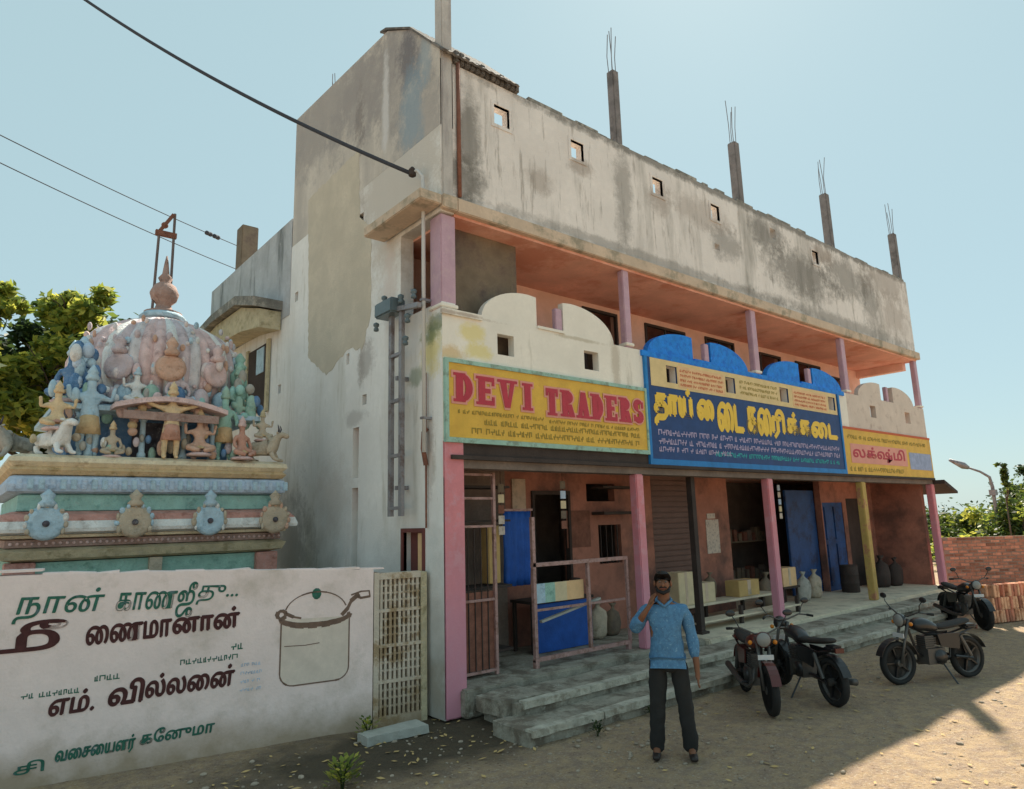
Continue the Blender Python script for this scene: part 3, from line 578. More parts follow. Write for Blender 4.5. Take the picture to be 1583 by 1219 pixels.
# concrete apron and steps in front
def rough_slab(name, m, corners, z0, z1, parent=None, amp=.03, nx=26, ny=7, slope=0.):
    """rounded, uneven concrete slab; corners = (x0,x1,y0,y1)"""
    x0, x1, y0, y1 = corners; V = []; F = []
    for j in range(ny+1):
        for i in range(nx+1):
            x = x0+(x1-x0)*i/nx; y = y0+(y1-y0)*j/ny
            if j == 0: y += amp*1.5*nz.noise(Vector((x*1.7, 3, 0)))
            if i == 0: x += amp*1.5*nz.noise(Vector((y*1.7, 9, 0)))
            z = z1 + slope*(j/ny) + amp*.5*nz.noise(Vector((x*2.3, y*2.3, 7)))
            V.append((x, y, z))
    for j in range(ny):
        for i in range(nx): F.append((j*(nx+1)+i, j*(nx+1)+i+1, (j+1)*(nx+1)+i+1, (j+1)*(nx+1)+i))
    b0 = len(V); edge = [i for i in range(nx+1)] + [(j)*(nx+1)+nx for j in range(1, ny+1)] + [ny*(nx+1)+i for i in range(nx-1, -1, -1)] + [j*(nx+1) for j in range(ny-1, 0, -1)]
    for e in edge: V.append((V[e][0]+.01*random.uniform(-1,1), V[e][1]+.01*random.uniform(-1,1), z0))
    n = len(edge)
    for k in range(n): F.append((edge[k], b0+k, b0+(k+1)%n, edge[(k+1)%n]))
    return MB().add(V, F).build(name, m, parent)
rough_slab('step', 'step', (.30, 13.6, -.78, -.205), -.1, .235, B, .035, 70, 5)
rough_slab('step', 'step', (.02, 12.6, -1.30, -.70), -.1, .115, B, .045, 70, 5)
for k in range(12):    # pale worn nosings, cast in lengths
    x0 = .03+k*1.0
    rough_slab('nosing', 'nosing', (x0, x0+.99, -1.335, -1.22), .07, .14, B, .02, 10, 2)
    rough_slab('nosing', 'nosing', (x0+.35, x0+1.34, -.81, -.70), .18, .255, B, .018, 10, 2)
rough_slab('broken_step', 'step', (.2, .75, -.68, -.21), .1, .27, B, .06, 10, 4)
# ================================================================ SIGNS
NY = (0,-1,0); UX = (1,0,0); VZ = (0,0,1)
S1 = thing('shop_sign', 'yellow painted shop sign reading DEVI TRADERS in red letters with a mint frame', 'sign', (1.8, -.03, 3.15), group='signs along the balcony front')
MB().box(-.04, 3.62, -.03, -.002, 3.16, 4.08).build('panel', 'signyel', S1)
fm = MB(); fm.box(-.09,-.04,-.05,-.001,3.1,4.13).box(3.62,3.655,-.05,-.001,3.1,4.13).box(-.04,3.62,-.05,-.001,4.08,4.13).box(-.04,3.62,-.05,-.001,3.1,3.16); fm.build('frame', 'mint', S1)
GL = {  # slab-serif capitals as strokes: (x0,y0,x1,y1,thick) in a 0.8 x 1 cell
 'D': [(0,0,.0,1,'V'),], }
def letter(ch, mb, o, w_, h_, t, grow=0.):
    """bold slab serif letter from polygons; o = lower-left in the sign plane"""
    polys = []
    def rect(a, b, c, d): polys.append([(a,b),(c,b),(c,d),(a,d)])
    W = w_; H = h_; s = t*.55
    def serif(x, y): rect(x-t*.35, y, x+t*1.35, y+s*.6)
    def bowl(cx, cy, rx, ry, a0, a1):
        n = 10; out = [(cx+rx*math.cos(a0+(a1-a0)*i/n), cy+ry*math.sin(a0+(a1-a0)*i/n)) for i in range(n+1)]
        inn = [(cx+(rx-t)*math.cos(a0+(a1-a0)*i/n), cy+(ry-s)*math.sin(a0+(a1-a0)*i/n)) for i in range(n, -1, -1)]
        polys.append(out+inn)
    h = math.pi/2
    if ch == 'D': rect(0,0,t,H); bowl(W*.3, H/2, W*.7, H/2, -h, h); rect(t,0,W*.32,s); rect(t,H-s,W*.32,H); serif(0,0); serif(0,H-s*.6)
    if ch == 'E': rect(0,0,t,H); rect(t,0,W,s); rect(t,H-s,W,H); rect(t,H/2-s/2,W*.75,H/2+s/2); rect(W-s*.7,s,W,H*.3); rect(W-s*.7,H*.7,W,H-s); serif(0,0); serif(0,H-s*.6)
    if ch == 'V': polys.append([(0,H),(t,H),(W/2+t*.2,0),(W/2-t*.45,0)]); polys.append([(W-t*.7,H),(W,H),(W/2+t*.4,0),(W/2-t*.1,0)]); serif(0,H-s*.6); serif(W-t,H-s*.6)
    if ch == 'I': rect(W/2-t/2,0,W/2+t/2,H); serif(W/2-t/2,0); serif(W/2-t/2,H-s*.6)
    if ch == 'T': rect(W/2-t/2,0,W/2+t/2,H-s); rect(0,H-s,W,H); rect(0,H*.72,s*.7,H-s); rect(W-s*.7,H*.72,W,H-s); serif(W/2-t/2,0)
    if ch == 'R': rect(0,0,t,H); bowl(W*.4, H*.74, W*.55, H*.26, -h, h); rect(t,H-s,W*.42,H); rect(t,H*.48,W*.42,H*.48+s); polys.append([(W*.35,H*.48),(W*.35+t,H*.48),(W+t*.2,0),(W-t*.8,0)]); serif(0,0); serif(0,H-s*.6)
    if ch == 'A': polys.append([(0,0),(t*.8,0),(W/2+t*.2,H),(W/2-t*.4,H)]); polys.append([(W-t,0),(W+t*.1,0),(W/2+t*.5,H),(W/2-t*.2,H)]); rect(W*.22,H*.28,W*.75,H*.28+s); rect(-t*.3,0,t*1.1,s*.6); rect(W-t*1.3,0,W+t*.35,s*.6)
    if ch == 'S': bowl(W/2, H*.74, W/2, H*.26, h*.3, h*3); bowl(W/2, H*.27, W/2, H*.27, -h*2, h); rect(W-s*.7,H*.64,W,H*.9); rect(0,H*.08,s*.7,H*.34)
    for i, p in enumerate(polys):
        if grow:
            cx = sum(a for a, b in p)/len(p); cz = sum(b for a, b in p)/len(p)
            xs = [a for a, b in p]; zs = [b for a, b in p]; wx = max(max(xs)-min(xs), .01); wz = max(max(zs)-min(zs), .01)
            p = [(cx+(a-cx)*(1+2*grow/wx), cz+(b-cz)*(1+2*grow/wz)) for a, b in p]
        mb.prism(p, (o[0], o[1]-i*.0003, o[2]), UX, VZ, (0,-.003,0))
def word(s, x0, z0, x1, h_, parent, t, drop=0.):
    n = len(s); cw = (x1-x0)/n
    for i, ch in enumerate(s):
        w_ = cw*.74; zz = z0+drop*i
        a = MB(); letter(ch, a, (x0+i*cw+cw*.08, -.034-i*.0011, zz), w_, h_, t, .028); a.build('letter_halo', 'pinkhalo', parent)
        b = MB(); letter(ch, b, (x0+i*cw+cw*.08, -.042-i*.0011, zz), w_, h_, t); b.build('letter', 'red', parent)
word('DEVI', .04, 3.60, 1.40, .36, S1, .105, -.006)
word('TRADERS', 1.52, 3.55, 3.60, .37, S1, .105, .002)
sc1 = MB()
for (a, b, z, h_) in ((.1,1.5,3.46,.05),(1.6,3.5,3.44,.05),(.5,3.5,3.34,.07),(.3,3.45,3.22,.075)): scribble(sc1, (a,-.0325,z), UX, VZ, NY, b-a, h_)
sc1.build('small_print', 'olive', S1, kind='stuff')
# blue sign
hs2 = [(a, b, *HZ) for hh in hx[1:3] for a, b in hh]
S2 = thing('shop_sign', 'wide navy and cream sign with big yellow Tamil lettering and a blue border', 'sign', (6.8, -.03, 3.0), group='signs along the balcony front')
MB().panel((0,-.002,0), UX, VZ, (0,-.028,0), 3.72, 10.05, 2.98, 4.658, hs2).build('panel', 'navy', S2)
MB().panel((0,-.031,0), UX, VZ, (0,-.005,0), 3.8, 9.98, 4.2, 4.655, hs2).build('cream_band', 'creamband', S2)
MB().panel((0,-.0365,0), UX, VZ, (0,-.003,0), 4.5, 5.82, 4.235, 4.60).build('salmon_block', 'salmon', S2)
MB().panel((0,-.0365,0), UX, VZ, (0,-.003,0), 8.15, 9.55, 4.235, 4.60).build('salmon_block', 'salmon', S2)
fm = MB(); fm.box(3.66,3.72,-.045,-.001,2.93,4.66).box(10.05,10.12,-.045,-.001,2.93,4.66).box(3.72,10.05,-.045,-.001,2.90,3.04).build('frame', 'bluefr', S2)
text_part('தாய் ைடகளரிக்கைட'[:6], 'lettering', 'txtyel', S2, (3.86,-.0315,3.60), UX, VZ, 1.55, .60, NY, .065)
text_part('ைட கை', 'lettering', 'txtyel', S2, (5.55,-.0315,3.60), UX, VZ, 1.7, .48, NY, .07)
text_part('ரிக்கைட', 'lettering', 'txtyel', S2, (7.3,-.0315,3.58), UX, VZ, 2.55, .52, NY, .07)
sc2 = MB(); sc3 = MB(); sc4 = MB(); sc5 = MB()
scribble(sc2, (3.9,-.0315,3.42), UX, VZ, NY, 6.0, .09); scribble(sc2, (3.9,-.0315,3.28), UX, VZ, NY, 6.0, .09); scribble(sc2, (3.9,-.0315,3.16), UX, VZ, NY, 2.0, .08)
scribble(sc3, (5.4,-.0315,3.14), UX, VZ, NY, 4.4, .08)
for z in (4.5, 4.42, 4.34, 4.26): scribble(sc4, (4.55,-.040,z), UX, VZ, NY, 1.2, .045); scribble(sc4, (8.2,-.040,z), UX, VZ, NY, 1.3, .045)
for z in (4.5, 4.4, 4.3): scribble(sc5, (6.3,-.0365,z), UX, VZ, NY, 1.3, .055)
sc2.build('small_print', 'txtlil', S2, kind='stuff'); sc3.build('small_print', 'txtteal', S2, kind='stuff'); sc4.build('small_print', 'txtred', S2, kind='stuff'); sc5.build('small_print', 'olive', S2, kind='stuff')
# right sign
S3 = thing('shop_sign', 'yellow sign with a red and lilac block at the far right end of the balcony', 'sign', (12.5, -.03, 2.9), group='signs along the balcony front')
MB().box(10.13, 14.93, -.03, -.002, 2.91, 3.93).build('panel', 'signyel', S3)
MB().box(10.13, 14.93, -.04, -.001, 3.93, 3.98).build('frame', 'txtred', S3)
MB().box(10.4, 13.35, -.036, -.031, 3.2, 3.62).build('red_block', 'pinkhalo', S3)
MB().box(13.5, 14.85, -.036, -.031, 3.14, 3.55).build('lilac_block', 'lilacpan', S3)
text_part('லக்ஷ்மி', 'lettering', 'red', S3, (10.5,-.037,3.25), UX, VZ, 2.7, .33, NY, .03)
sc6 = MB(); scribble(sc6, (10.3,-.0315,3.72), UX, VZ, NY, 4.3, .09); scribble(sc6, (10.3,-.0315,3.02), UX, VZ, NY, 2.8, .1); sc6.build('small_print', 'olive', S3, kind='stuff')
# ================================================================ SHOP FRONT GOODS
G1 = thing('steel_gate', 'pinkish steel tube gate standing open across the first shop bay', 'gate', (2.4, .2, .3))
g = MB(); g.bar((1.43,.2,.42),(1.43,.2,2.2),.05); g.build('post', 'steelpink', G1)
MB().bar((2.43,.2,.42),(2.43,.2,1.58),.045).build('post', 'steelpink', G1)
MB().bar((3.24,.2,.42),(3.24,.2,1.58),.04).build('post', 'steelpink', G1)
for z in (.40, 1.58): MB().bar((1.4,.2,z),(3.25,.2,z),.05).build('rail', 'steelpink', G1)
MB().bar((1.46,.23,1.0),(3.2,.23,1.0),.03).build('rail', 'steelpink', G1)
for x in (1.43, 3.2): MB().box(x-.03,x+.03,.17,.23,.301,.4).build('foot', 'steelpink', G1)
G2 = thing('gate_leaf', 'tall narrow steel gate leaf folded beside the big pink pillar', 'gate', (.6, .3, .3))
for x in (.36, .87): MB().bar((x,.3,.305),(x,.3,2.78),.04).build('stile', 'steelpink', G2)
for z in (.36, 1.2, 2.1, 2.45, 2.75): MB().bar((.38,.3,z),(.85,.3,z),.03).build('rail', 'steelpink', G2)
for k in range(4): MB().bar((.46+k*.1,.31,.36),(.46+k*.1,.31,2.1),.012).build('bar', 'dark', G2)
MB().box(.37,.86,.315,.325,.38,1.3).build('sheet', 'rust', G2)
tag(MB().box(1.02, 1.22, .62, .80, 1.35, 2.1).build('carton', 'card', bevel=.01), 'tan carton high on the rack beside the big pink pillar', 'carton')
tag(MB().box(.36, .62, .62, .82, 1.32, 2.0).build('carton', 'salmon', bevel=.01), 'tall salmon carton behind the narrow gate leaf', 'carton')
rk = thing('shelf_rack', 'dark shelf rack behind the gate leaf by the big pink pillar', 'shelf', (.8, .8, .3))
for z in (.5, 1.3, 2.15, 2.6): MB().box(.3, 1.35, .55, .95, z, z+.03).build('shelf', 'dark', rk)
for x in (.3, 1.32): MB().box(x, x+.03, .9, .93, .301, 2.8).build('upright', 'dark', rk)
# blue hanging cloth with folds
bc = MB(); V = []; n = 14
for j in range(9):
    for i in range(n+1): V.append((1.43+.47*i/n, .8+.025*math.sin(i*1.7+j*.3)+.01*math.sin(j), 2.29-1.02*j/8))
bc.add(V, [(j*(n+1)+i, j*(n+1)+i+1, (j+1)*(n+1)+i+1, (j+1)*(n+1)+i) for j in range(8) for i in range(n)])
o = bc.build('blue_curtain', 'blue', fixn=False, smooth=True); o.modifiers.new('t','SOLIDIFY').thickness = .012
tag(o, 'bright blue cloth hanging in the first shop beside its doorway', 'cloth')
MBc = MB().bar((1.38,.8,2.31),(1.96,.8,2.31),.03); tag(MBc.build('hanging_rod', 'steelpink'), 'short rod from which the blue cloth hangs', 'rod')
tb = thing('sales_counter', 'dark counter with navy cloth front behind the steel gate', 'counter', (2.5, 1.0, .3))
MB().box(1.95, 3.2, .85, 1.35, .98, 1.02).build('top', 'dark', tb, bevel=.006)
MB().box(1.98, 3.16, .87, .885, .31, .97).build('cloth_front', 'blue', tb)
for x in (1.97, 3.12): 
    for y in (.9, 1.3): MB().box(x, x+.05, y-.02, y+.02, .301, .979).build('leg', 'dark', tb)
bn = thing('printed_banner', 'small printed banner strip of pale and orange panels tied on the gate', 'banner', (2, .26, 1.1))
for i, (a, b, m) in enumerate(((1.5,1.68,'t_lblue'),(1.68,1.86,'t_mint'),(1.86,2.08,'cardp'),(2.08,2.4,'salmon'))): MB().box(a, b, .262, .268, 1.08, 1.33).build('print_panel', m, bn)
tag(MB().bar((1.62,.3,.84),(2.75,.3,1.04),.05,.03).build('roller_pole', 'ledge'), 'pale pole leaning slantwise behind the steel gate', 'pole')
def carton(x0, x1, y, z0, z1, m, label):
    t = thing('carton', label, 'carton', ((x0+x1)/2, y+.15, z0))
    MB().box(x0, x1, y, y+.3, z0, z1).build('box_body', m, t, bevel=.008)
    MB().box(x0+(x1-x0)*.42, x0+(x1-x0)*.58, y-.003, y+.302, z0+.02, z1+.003).build('tape', 'slab', t)
bt = thing('display_bench', 'low wooden bench stretching between the second and third pillars with cartons on it', 'bench', (6.6, .8, .3))
MB().box(5.0, 8.3, .75, 1.15, .60, .64).build('seat', 'cement', bt, bevel=.006)
MB().box(5.0, 8.3, .3, .6, .42, .45).build('lower_board', 'cement', bt, bevel=.006)
for x in (5.02, 6.3, 7.5, 8.22): MB().box(x, x+.06, .32, .38, .301, .60).build('leg', 'dark', bt); MB().box(x, x+.06, 1.05, 1.11, .301, .6).build('leg', 'dark', bt)
carton(5.78, 6.3, .82, .641, .98, 'cardp', 'pale yellow carton on the bench, left one beside the dark post')
carton(7.05, 7.75, .82, .641, .93, 'card', 'wide yellow carton on the bench next to the third pillar')
carton(5.25, 5.68, .82, .641, 1.2, 'cardp', 'tall pale carton on the bench near the standing man')
carton(8.95, 9.5, 1.0, .641+.02, 1.04, 'salmon', 'salmon carton on a dark stool right of the third pillar')
stl = thing('stool', 'dark stool carrying a salmon carton right of the third pillar', 'stool', (9.2, 1.15, .3))
MB().box(8.9, 9.55, .97, 1.33, .62, .66).build('seat', 'dark', stl)
for x in (8.93, 9.48):
    for y in (1.0, 1.28): MB().box(x, x+.04, y, y+.04, .301, .62).build('leg', 'dark', stl)
dp = thing('timber_post', 'dark timber post rising to the beam between second and third pillars', 'post', (5.0, .2, .3))
MB().box(4.93, 5.03, .18, .28, .301, 2.797).build('shaft', 'dark', dp); MB().box(4.88,5.08,.14,.32,.301,.34).build('foot', 'dark', dp)
tag(MB().box(7.12, 7.55, 1.488, 1.498, 1.42, 2.08).build('poster', 'paper'), 'white paper poster stuck on the orange shop wall', 'poster')
tag(MB().box(7.18, 7.45, 1.488, 1.498, 2.10, 2.2).build('poster', 'paper'), 'small paper slip above the white poster', 'poster')
rk2 = thing('stock_shelf', 'dark shelves of small packets deep inside the third open shop', 'shelf', (9.6, 2.9, .3))
pk = None
for z in (.6, 1.5):
    MB().box(8.1, 11.6, 2.8, 3.1, z, z+.03).build('shelf', 'brown', rk2)
    for k in range(17):
        x = 8.15+k*.2; hh_ = random.uniform(.16,.34); o = MB().box(x, x+random.uniform(.1,.17), 2.84, 3.0, z+.031, z+.03+hh_).build('packet', random.choice(['brown','inner','inner','brown','rust','dark']), rk2)
for x in (8.08, 11.6): MB().box(x, x+.03, 2.8, 2.83, .301, 2.6).build('upright', 'dark', rk2)
# sacks in the dark shops
def sack(x, y, z, s, m, label):
    mb = MB(); n = 18
    mb.lathe([(.10,0),(.20,.02),(.235,.10),(.24,.28),(.235,.42),(.19,.54),(.09,.61),(.05,.65),(.06,.69),(.11,.76),(.04,.76)], (0,0,0), n, sy=.72)
    q = random.random()*9; mb.v = [((a+.05*nz.noise(Vector((a*5, b*5, c*4+q)))+c*.06)*s+x, (b+.04*nz.noise(Vector((b*5, c*5, a*5+q))))*s+y, max(0, c+.02*nz.noise(Vector((a*9,b*9,q))))*s+z) for a, b, c in mb.v]
    tag(mb.build('sack', m, smooth=True), label, 'sack')
sack(9.9, 1.1, .301, .8, 't_grey', 'grey sack leaning by the blue double door')
sack(3.55, 1.15, .301, .75, 't_beige', 'beige sack standing under the barred window in the first shop')
sack(3.95, 1.2, .301, .65, 'brown', 'brown sack beside the beige one under the barred window')
sack(8.6, 1.2, .301, .9, 'brown', 'large brown sack at the dark opening behind the third pillar')
sack(10.6, 1.2, .301, .8, 't_beige', 'beige sack between the stool and the blue double door')
sack(13.6, 1.0, .301, 1.0, 'dark', 'black sack against the orange end wall')
sack(14.15, .9, .301, .9, 'dark', 'black sack in the corner by the last pink pillar')
def drum(x, y, z, r_, h_, m, label):
    t = thing('drum', label, 'drum', (x,y,z)); MB().lathe([(r_*.96,0),(r_,.02),(r_,h_*.33),(r_*1.03,h_*.35),(r_,h_*.37),(r_,h_*.65),(r_*1.03,h_*.67),(r_,h_*.69),(r_,h_-.02),(r_*.96,h_)], (x,y,z), 18).build('shell', m, t, smooth=True); MB().lathe([(r_*.98,h_),(r_*.98,h_+.02),(r_*.3,h_+.03),(.01,h_+.03)], (x,y,z), 18).build('lid', 'dark', t)
drum(2.2, 1.9, .301, .25, .8, 't_blue', 'blue drum standing just inside the first shop doorway')
drum(12.1, 1.1, .301, .2, .6, 'dark', 'dark drum before the blue double door')
drum(3.05, 1.1, 1.021, .09, .22, 't_red', 'small red tin at the right end of the sales counter')
drum(2.75, 1.1, 1.021, .08, .18, 'cardp', 'small pale tin in the middle of the sales counter')
for q, (x, y, zt, lb_) in enumerate(((1.15,.5,2.7,'first string of sachets hanging by the narrow gate leaf'),(2.2,.4,2.75,'string of sachets hanging left of the first shop doorway'),(3.9,.5,2.78,'string of sachets hanging right of the second pillar'),(8.4,.6,2.78,'string of sachets hanging before the dark shelves'))):
    hs_ = thing('sachet_string', lb_, 'hanging stock', (x, y, zt)); MB().bar((x,y,zt-.75),(x,y,2.999),.006).build('string', 'dark', hs_)
    for k in range(5): MB().box(x-.05,x+.05,y-.01,y-.002,zt-.72+k*.14,zt-.61+k*.14).build('sachet', random.choice(['paper','rust','cardp','brown','t_bluegrey']), hs_)
tag(MB().box(3.3, 3.85, 1.49, 1.499, 1.7, 2.3).build('poster', 'rust'), 'faded rust coloured poster between doorway and barred window', 'poster')
sack(6.75, 1.25, .641, .6, 'brown', 'brown sack on the bench between two cartons')
# seated man in the shadow of the shop
# ================================================================ SERVICE MAST, PIPE, CABLES
ms = thing('service_mast', 'grey steel mast with cross arm and insulators bolted to the side wall', 'mast', (-.3, .85, 2.25))
for y in (.66, .92): MB().bar((-.28,y,2.25),(-.28,y,4.85),.07,.05).build('rail', 'mast', ms)
for z in (2.35, 3.0, 3.7, 4.3): MB().bar((-.28,.63,z),(-.28,.95,z),.06,.04).build('rung', 'mast', ms)
for z in (2.6, 4.0): MB().bar((-.28,.8,z),(-.11,.8,z),.05).build('bracket', 'mast', ms)
MB().bar((-.3,.2,4.82),(-.3,1.3,4.98),.06).build('cross_arm', 'mast', ms)
MB().box(-.42,-.2,.7,1.15,4.85,5.05).build('junction_box', 'ceram', ms, bevel=.02)
for y, z in ((1.27,4.78),(1.05,5.1),(.45,4.7),(.3,4.98),(.62,5.0),(.5,4.42)):
    i_ = MB(); i_.lathe([(.01,-.06),(.035,-.05),(.035,-.02),(.022,0),(.04,.02),(.04,.05),(.01,.07)], (-.32,y,z), 10); i_.build('insulator', 'ceram', ms, smooth=True)
pp = thing('conduit_pipe', 'thin pale conduit pipe with a bent head standing at the balcony corner', 'pipe', (-.2, .26, 3.0))
MB().tube([(-.2,.26,3.0),(-.2,.26,6.45),(-.2,.28,6.6),(-.24,.34,6.7),(-.3,.42,6.68)], .026, 8).build('pipe', 'pipe', pp, smooth=True)
MB().lathe([(.02,0),(.05,.02),(.05,.1),(.02,.14)], (-.28,.40,6.62), 10).build('weather_cap', 'dark', pp)
for z in (3.4, 4.9): MB().box(-.24,-.101,.23,.29,z,z+.03).build('clamp', 'mast', pp)
def wire(name, a, b, sag, r, label, cat='cable', n=24):
    a = Vector(a); b = Vector(b); P = [a.lerp(b, i/n) + Vector((0,0,-sag*4*(i/n)*(1-i/n))) for i in range(n+1)]
    return tag(MB().tube(P, r, 6).build(name, 'cable', smooth=True), label, cat)
def ray(u, v, d):   # a point d metres from the lens along the photographed direction (for far ends of wires only)
    return CAM + (fw + r2*((u-791.5)/1051.9) - u2*((v-609.5)/1051.9)).normalized()*d
wire('service_cable', ray(60,-52,17), (-.3,.42,6.68), .25, .028, 'thick dark service cable running down to the pipe head at the balcony corner')
for k, (v0, v1, lab) in enumerate(((178,420,'upper thin power line left of the building above the shrine'),(222,455,'lower thin power line left of the building above the shrine'))):
    a = ray(-60,v0,22); b = ray(470,v1,32); wire('power_line', a, b, .2, .014, lab)
    if k == 0:
        for t_, lb_ in ((.585,'left dark insulator on the upper power line beside the finial frame'),(.612,'right dark insulator on the upper power line beside the finial frame')):
            p = a.lerp(b, t_)+Vector((0,0,-.2*4*t_*(1-t_))); d = (b-a).normalized()
            o = MB().lathe([(.02,-.16),(.08,-.12),(.08,-.04),(.04,.0),(.08,.04),(.08,.12),(.02,.16)], tuple(p), 10, ax=tuple(d)).build('line_insulator', 'cable', smooth=True); tag(o, lb_, 'insulator')
# ================================================================ COMPOUND WALL
WA = Vector((-3.820, .971, 0)); WB = Vector((-.141, .285, 0)); WU = (WB-WA).normalized(); WN = Vector((WU.y, -WU.x, 0))
CW = thing('compound_wall', 'pinkish limewashed compound wall painted with Tamil lettering and a cooking pot', 'wall', tuple(WA))
def wprism(pts, m, name, off=0., th=.003, parent=CW, label=None):
    return MB().prism(pts, WA+WN*off, WU, (0,0,1), WN*th).build(name, m, parent, label=label)
MB().prism([(-6,-.1),(3.09,-.1),(3.09,1.655),(1.5,1.74),(-.2,1.79),(-6,1.82)], WA-WN*.2, WU, (0,0,1), WN*.2).build('wall_body', 'wallpaint', CW)
mb = MB(); x = -6
while x < 3.05:
    w_ = random.uniform(.1,.3); zt = 1.82 if x < -.2 else (1.79+(1.655-1.79)*(x+.2)/3.3)
    a = WA+WU*x-WN*.19
    mb.prism([(0,0),(w_,0),(w_,random.uniform(.005,.03)),(0,random.uniform(.005,.03))], a+Vector((0,0,zt-.004)), WU, (0,0,1), WN*.18); x += w_
mb.build('coping', 'wallpaint', CW)
def wtext(s, u0, u1, z0, z1, m, bold=.02, shear=.0, rise=0.):
    V_ = Vector((0,0,1)); U_ = (WU + Vector((0,0,rise))).normalized()
    return text_part(s, 'painted_text', m, CW, WA+WU*u0+Vector((0,0,z0))+WN*.0005, U_, V_, u1-u0, z1-z0, WN, bold, shear)
wtext('நான்', -.22, .48, 1.37, 1.66, 'tgreen', .012, .2, -.03)
wtext('காணஜீ', .58, 1.28, 1.33, 1.66, 'tgreen', .012, .2, -.03)
wtext('து...', 1.27, 1.66, 1.42, 1.60, 'tgreen', .012, .2, -.03)
wtext('மீ', -.42, .20, 1.13, 1.38, 'tbrown', .035, 0, .0)
wtext('ைணமா', .36, 1.06, 1.13, 1.29, 'tbrown', .05, 0, .02)
wtext('னான்', 1.08, 1.68, 1.16, 1.36, 'tbrown', .05, 0, .02)
wtext('எம்.', .12, .46, .55, .74, 'tbrown', .04, .1, .02)
wtext('வி', .58, .86, .57, .78, 'tbrown', .05, .1, .02)
wtext('ல்லைன்', .88, 1.66, .60, .80, 'tbrown', .045, .1, .02)
wtext('சி', -.1, .12, .10, .20, 'tgreen', .02, .0, .02)
wtext('வைசையளர்', .20, .82, .13, .28, 'tgreen', .035, .1, .02)
wtext('கேனுமா', .86, 1.50, .19, .31, 'tgreen', .035, .1, .02)
sm_ = MB()
for (u, z, w_, h_) in ((-.1,.72,.42,.045),(.45,.80,.22,.05),(1.16,.86,.50,.05),(1.62,.95,.14,.06)):
    scribble(sm_, WA+WU*u+Vector((0,0,z)), WU, (0,0,1), WN, w_, h_)
sm_.build('small_print', 'tgreen', CW, kind='stuff')
sm_ = MB()
for z in (.78,.70,.62,.54): scribble(sm_, WA+WU*1.72+Vector((0,0,z)), WU, (0,0,1), WN, .2, .03)
sm_.build('small_print', 't_bluegrey', CW, kind='stuff')
# painted pot
def stroke(pts, w_, off=.0012, m='potline', name='painted_line'):
    mb = MB(); 
    for i in range(len(pts)-1):
        a = Vector(pts[i]); b = Vector(pts[i+1]); d = (b-a); 
        if d.length < 1e-5: continue
        d.normalize(); n = Vector((-d.y, d.x)); q = w_*random.uniform(.6, 1.25)/2
        P = [a-n*q-d*q*.4, b-n*q+d*q*.4, b+n*q+d*q*.4, a+n*q-d*q*.4]
        mb.prism([(p.x, p.y) for p in P], WA+WN*(off+.0002*(i%2)), WU, (0,0,1), WN*.0018)
    return mb.build(name, m, CW)
def arc(cx, cz, rx, rz, a0, a1, n=14): return [(cx+rx*math.cos(R(a0+(a1-a0)*i/n)), cz+rz*math.sin(R(a0+(a1-a0)*i/n))) for i in range(n+1)]
body = [(2.10,1.20)] + arc(2.24,.66,.14,.13,180,270,6) + arc(2.68,.66,.14,.13,270,360,6) + [(2.82,1.18)]
wprism(body, 'potfill', 'painted_pot', .0002, .001)
stroke(body, .016)
stroke(arc(2.46,1.20,.36,.085,180,360,16), .05)
stroke(arc(2.46,1.22,.36,.08,180,360,16), .018, .003, 'potline')
stroke(arc(2.46,1.24,.33,.22,15,165,16), .014)
stroke(arc(2.10,1.25,.045,.04,0,360,10), .035); stroke([(2.14,1.26),(2.22,1.22),(2.3,1.2)], .03)
stroke([(2.74,1.20),(2.80,1.26),(2.84,1.34),(2.92,1.40)], .04)
stroke([(2.84,1.40),(2.95,1.43),(3.04,1.43),(3.05,1.37),(2.95,1.36),(2.90,1.38)], .022)
wprism(arc(2.46,1.44,.05,.06,0,345,10), 'tgreen', 'painted_knob', .001, .002)
stroke([(2.14,.93),(2.35,.92),(2.5,.93)], .008)
# jali section
jl = thing('jali_screen', 'buff cement lattice screen between the painted wall and the big pink pillar', 'screen', tuple(WA+WU*3.4))
def jb(u0, u1, z0, z1, n0=-.1, n1=0., name='slat', m='jali'):
    o_ = WA-WN*(-n0) if False else WA+WN*n0
    return MB().prism([(u0,z0),(u1,z0),(u1,z1),(u0,z1)], o_, WU, (0,0,1), WN*(n1-n0)).build(name, m, jl)
jb(3.10,3.16,-.05,1.62,-.13,.0,'frame_post'); jb(3.66,3.73,-.05,1.60,-.13,.004,'frame_post','t_olive')
jb(3.161,3.659,1.54,1.61,-.12,-.002,'frame_rail'); jb(3.161,3.659,-.05,.08,-.12,-.002,'frame_rail')
for z in (.42, .80, 1.18): jb(3.161,3.659,z,z+.035,-.10,-.008,'frame_rail')
jb(3.161,3.659,.081,1.539,-.12,-.09,'backing')
for r_ in range(4):
    z0 = (.081, .456, .836, 1.216)[r_]; z1 = (.419, .799, 1.179, 1.539)[r_]
    for k in range(9):
        u = 3.175+k*.054; jb(u, u+.028, z0, z1, -.088, -.012-.008*(k%2), 'slat')
    for k in range(3):
        zz = z0+(k+1)*(z1-z0)/4; jb(3.165,3.655,zz,zz+.02,-.088,-.03,'cross_slat')
tag(rough_slab('stone_slab', 'ledge', (-1.1,-.4,-.12,.12), -.03, .055, None, .03, 8, 4), 'pale stone slab lying at the foot of the lattice screen', 'stone')
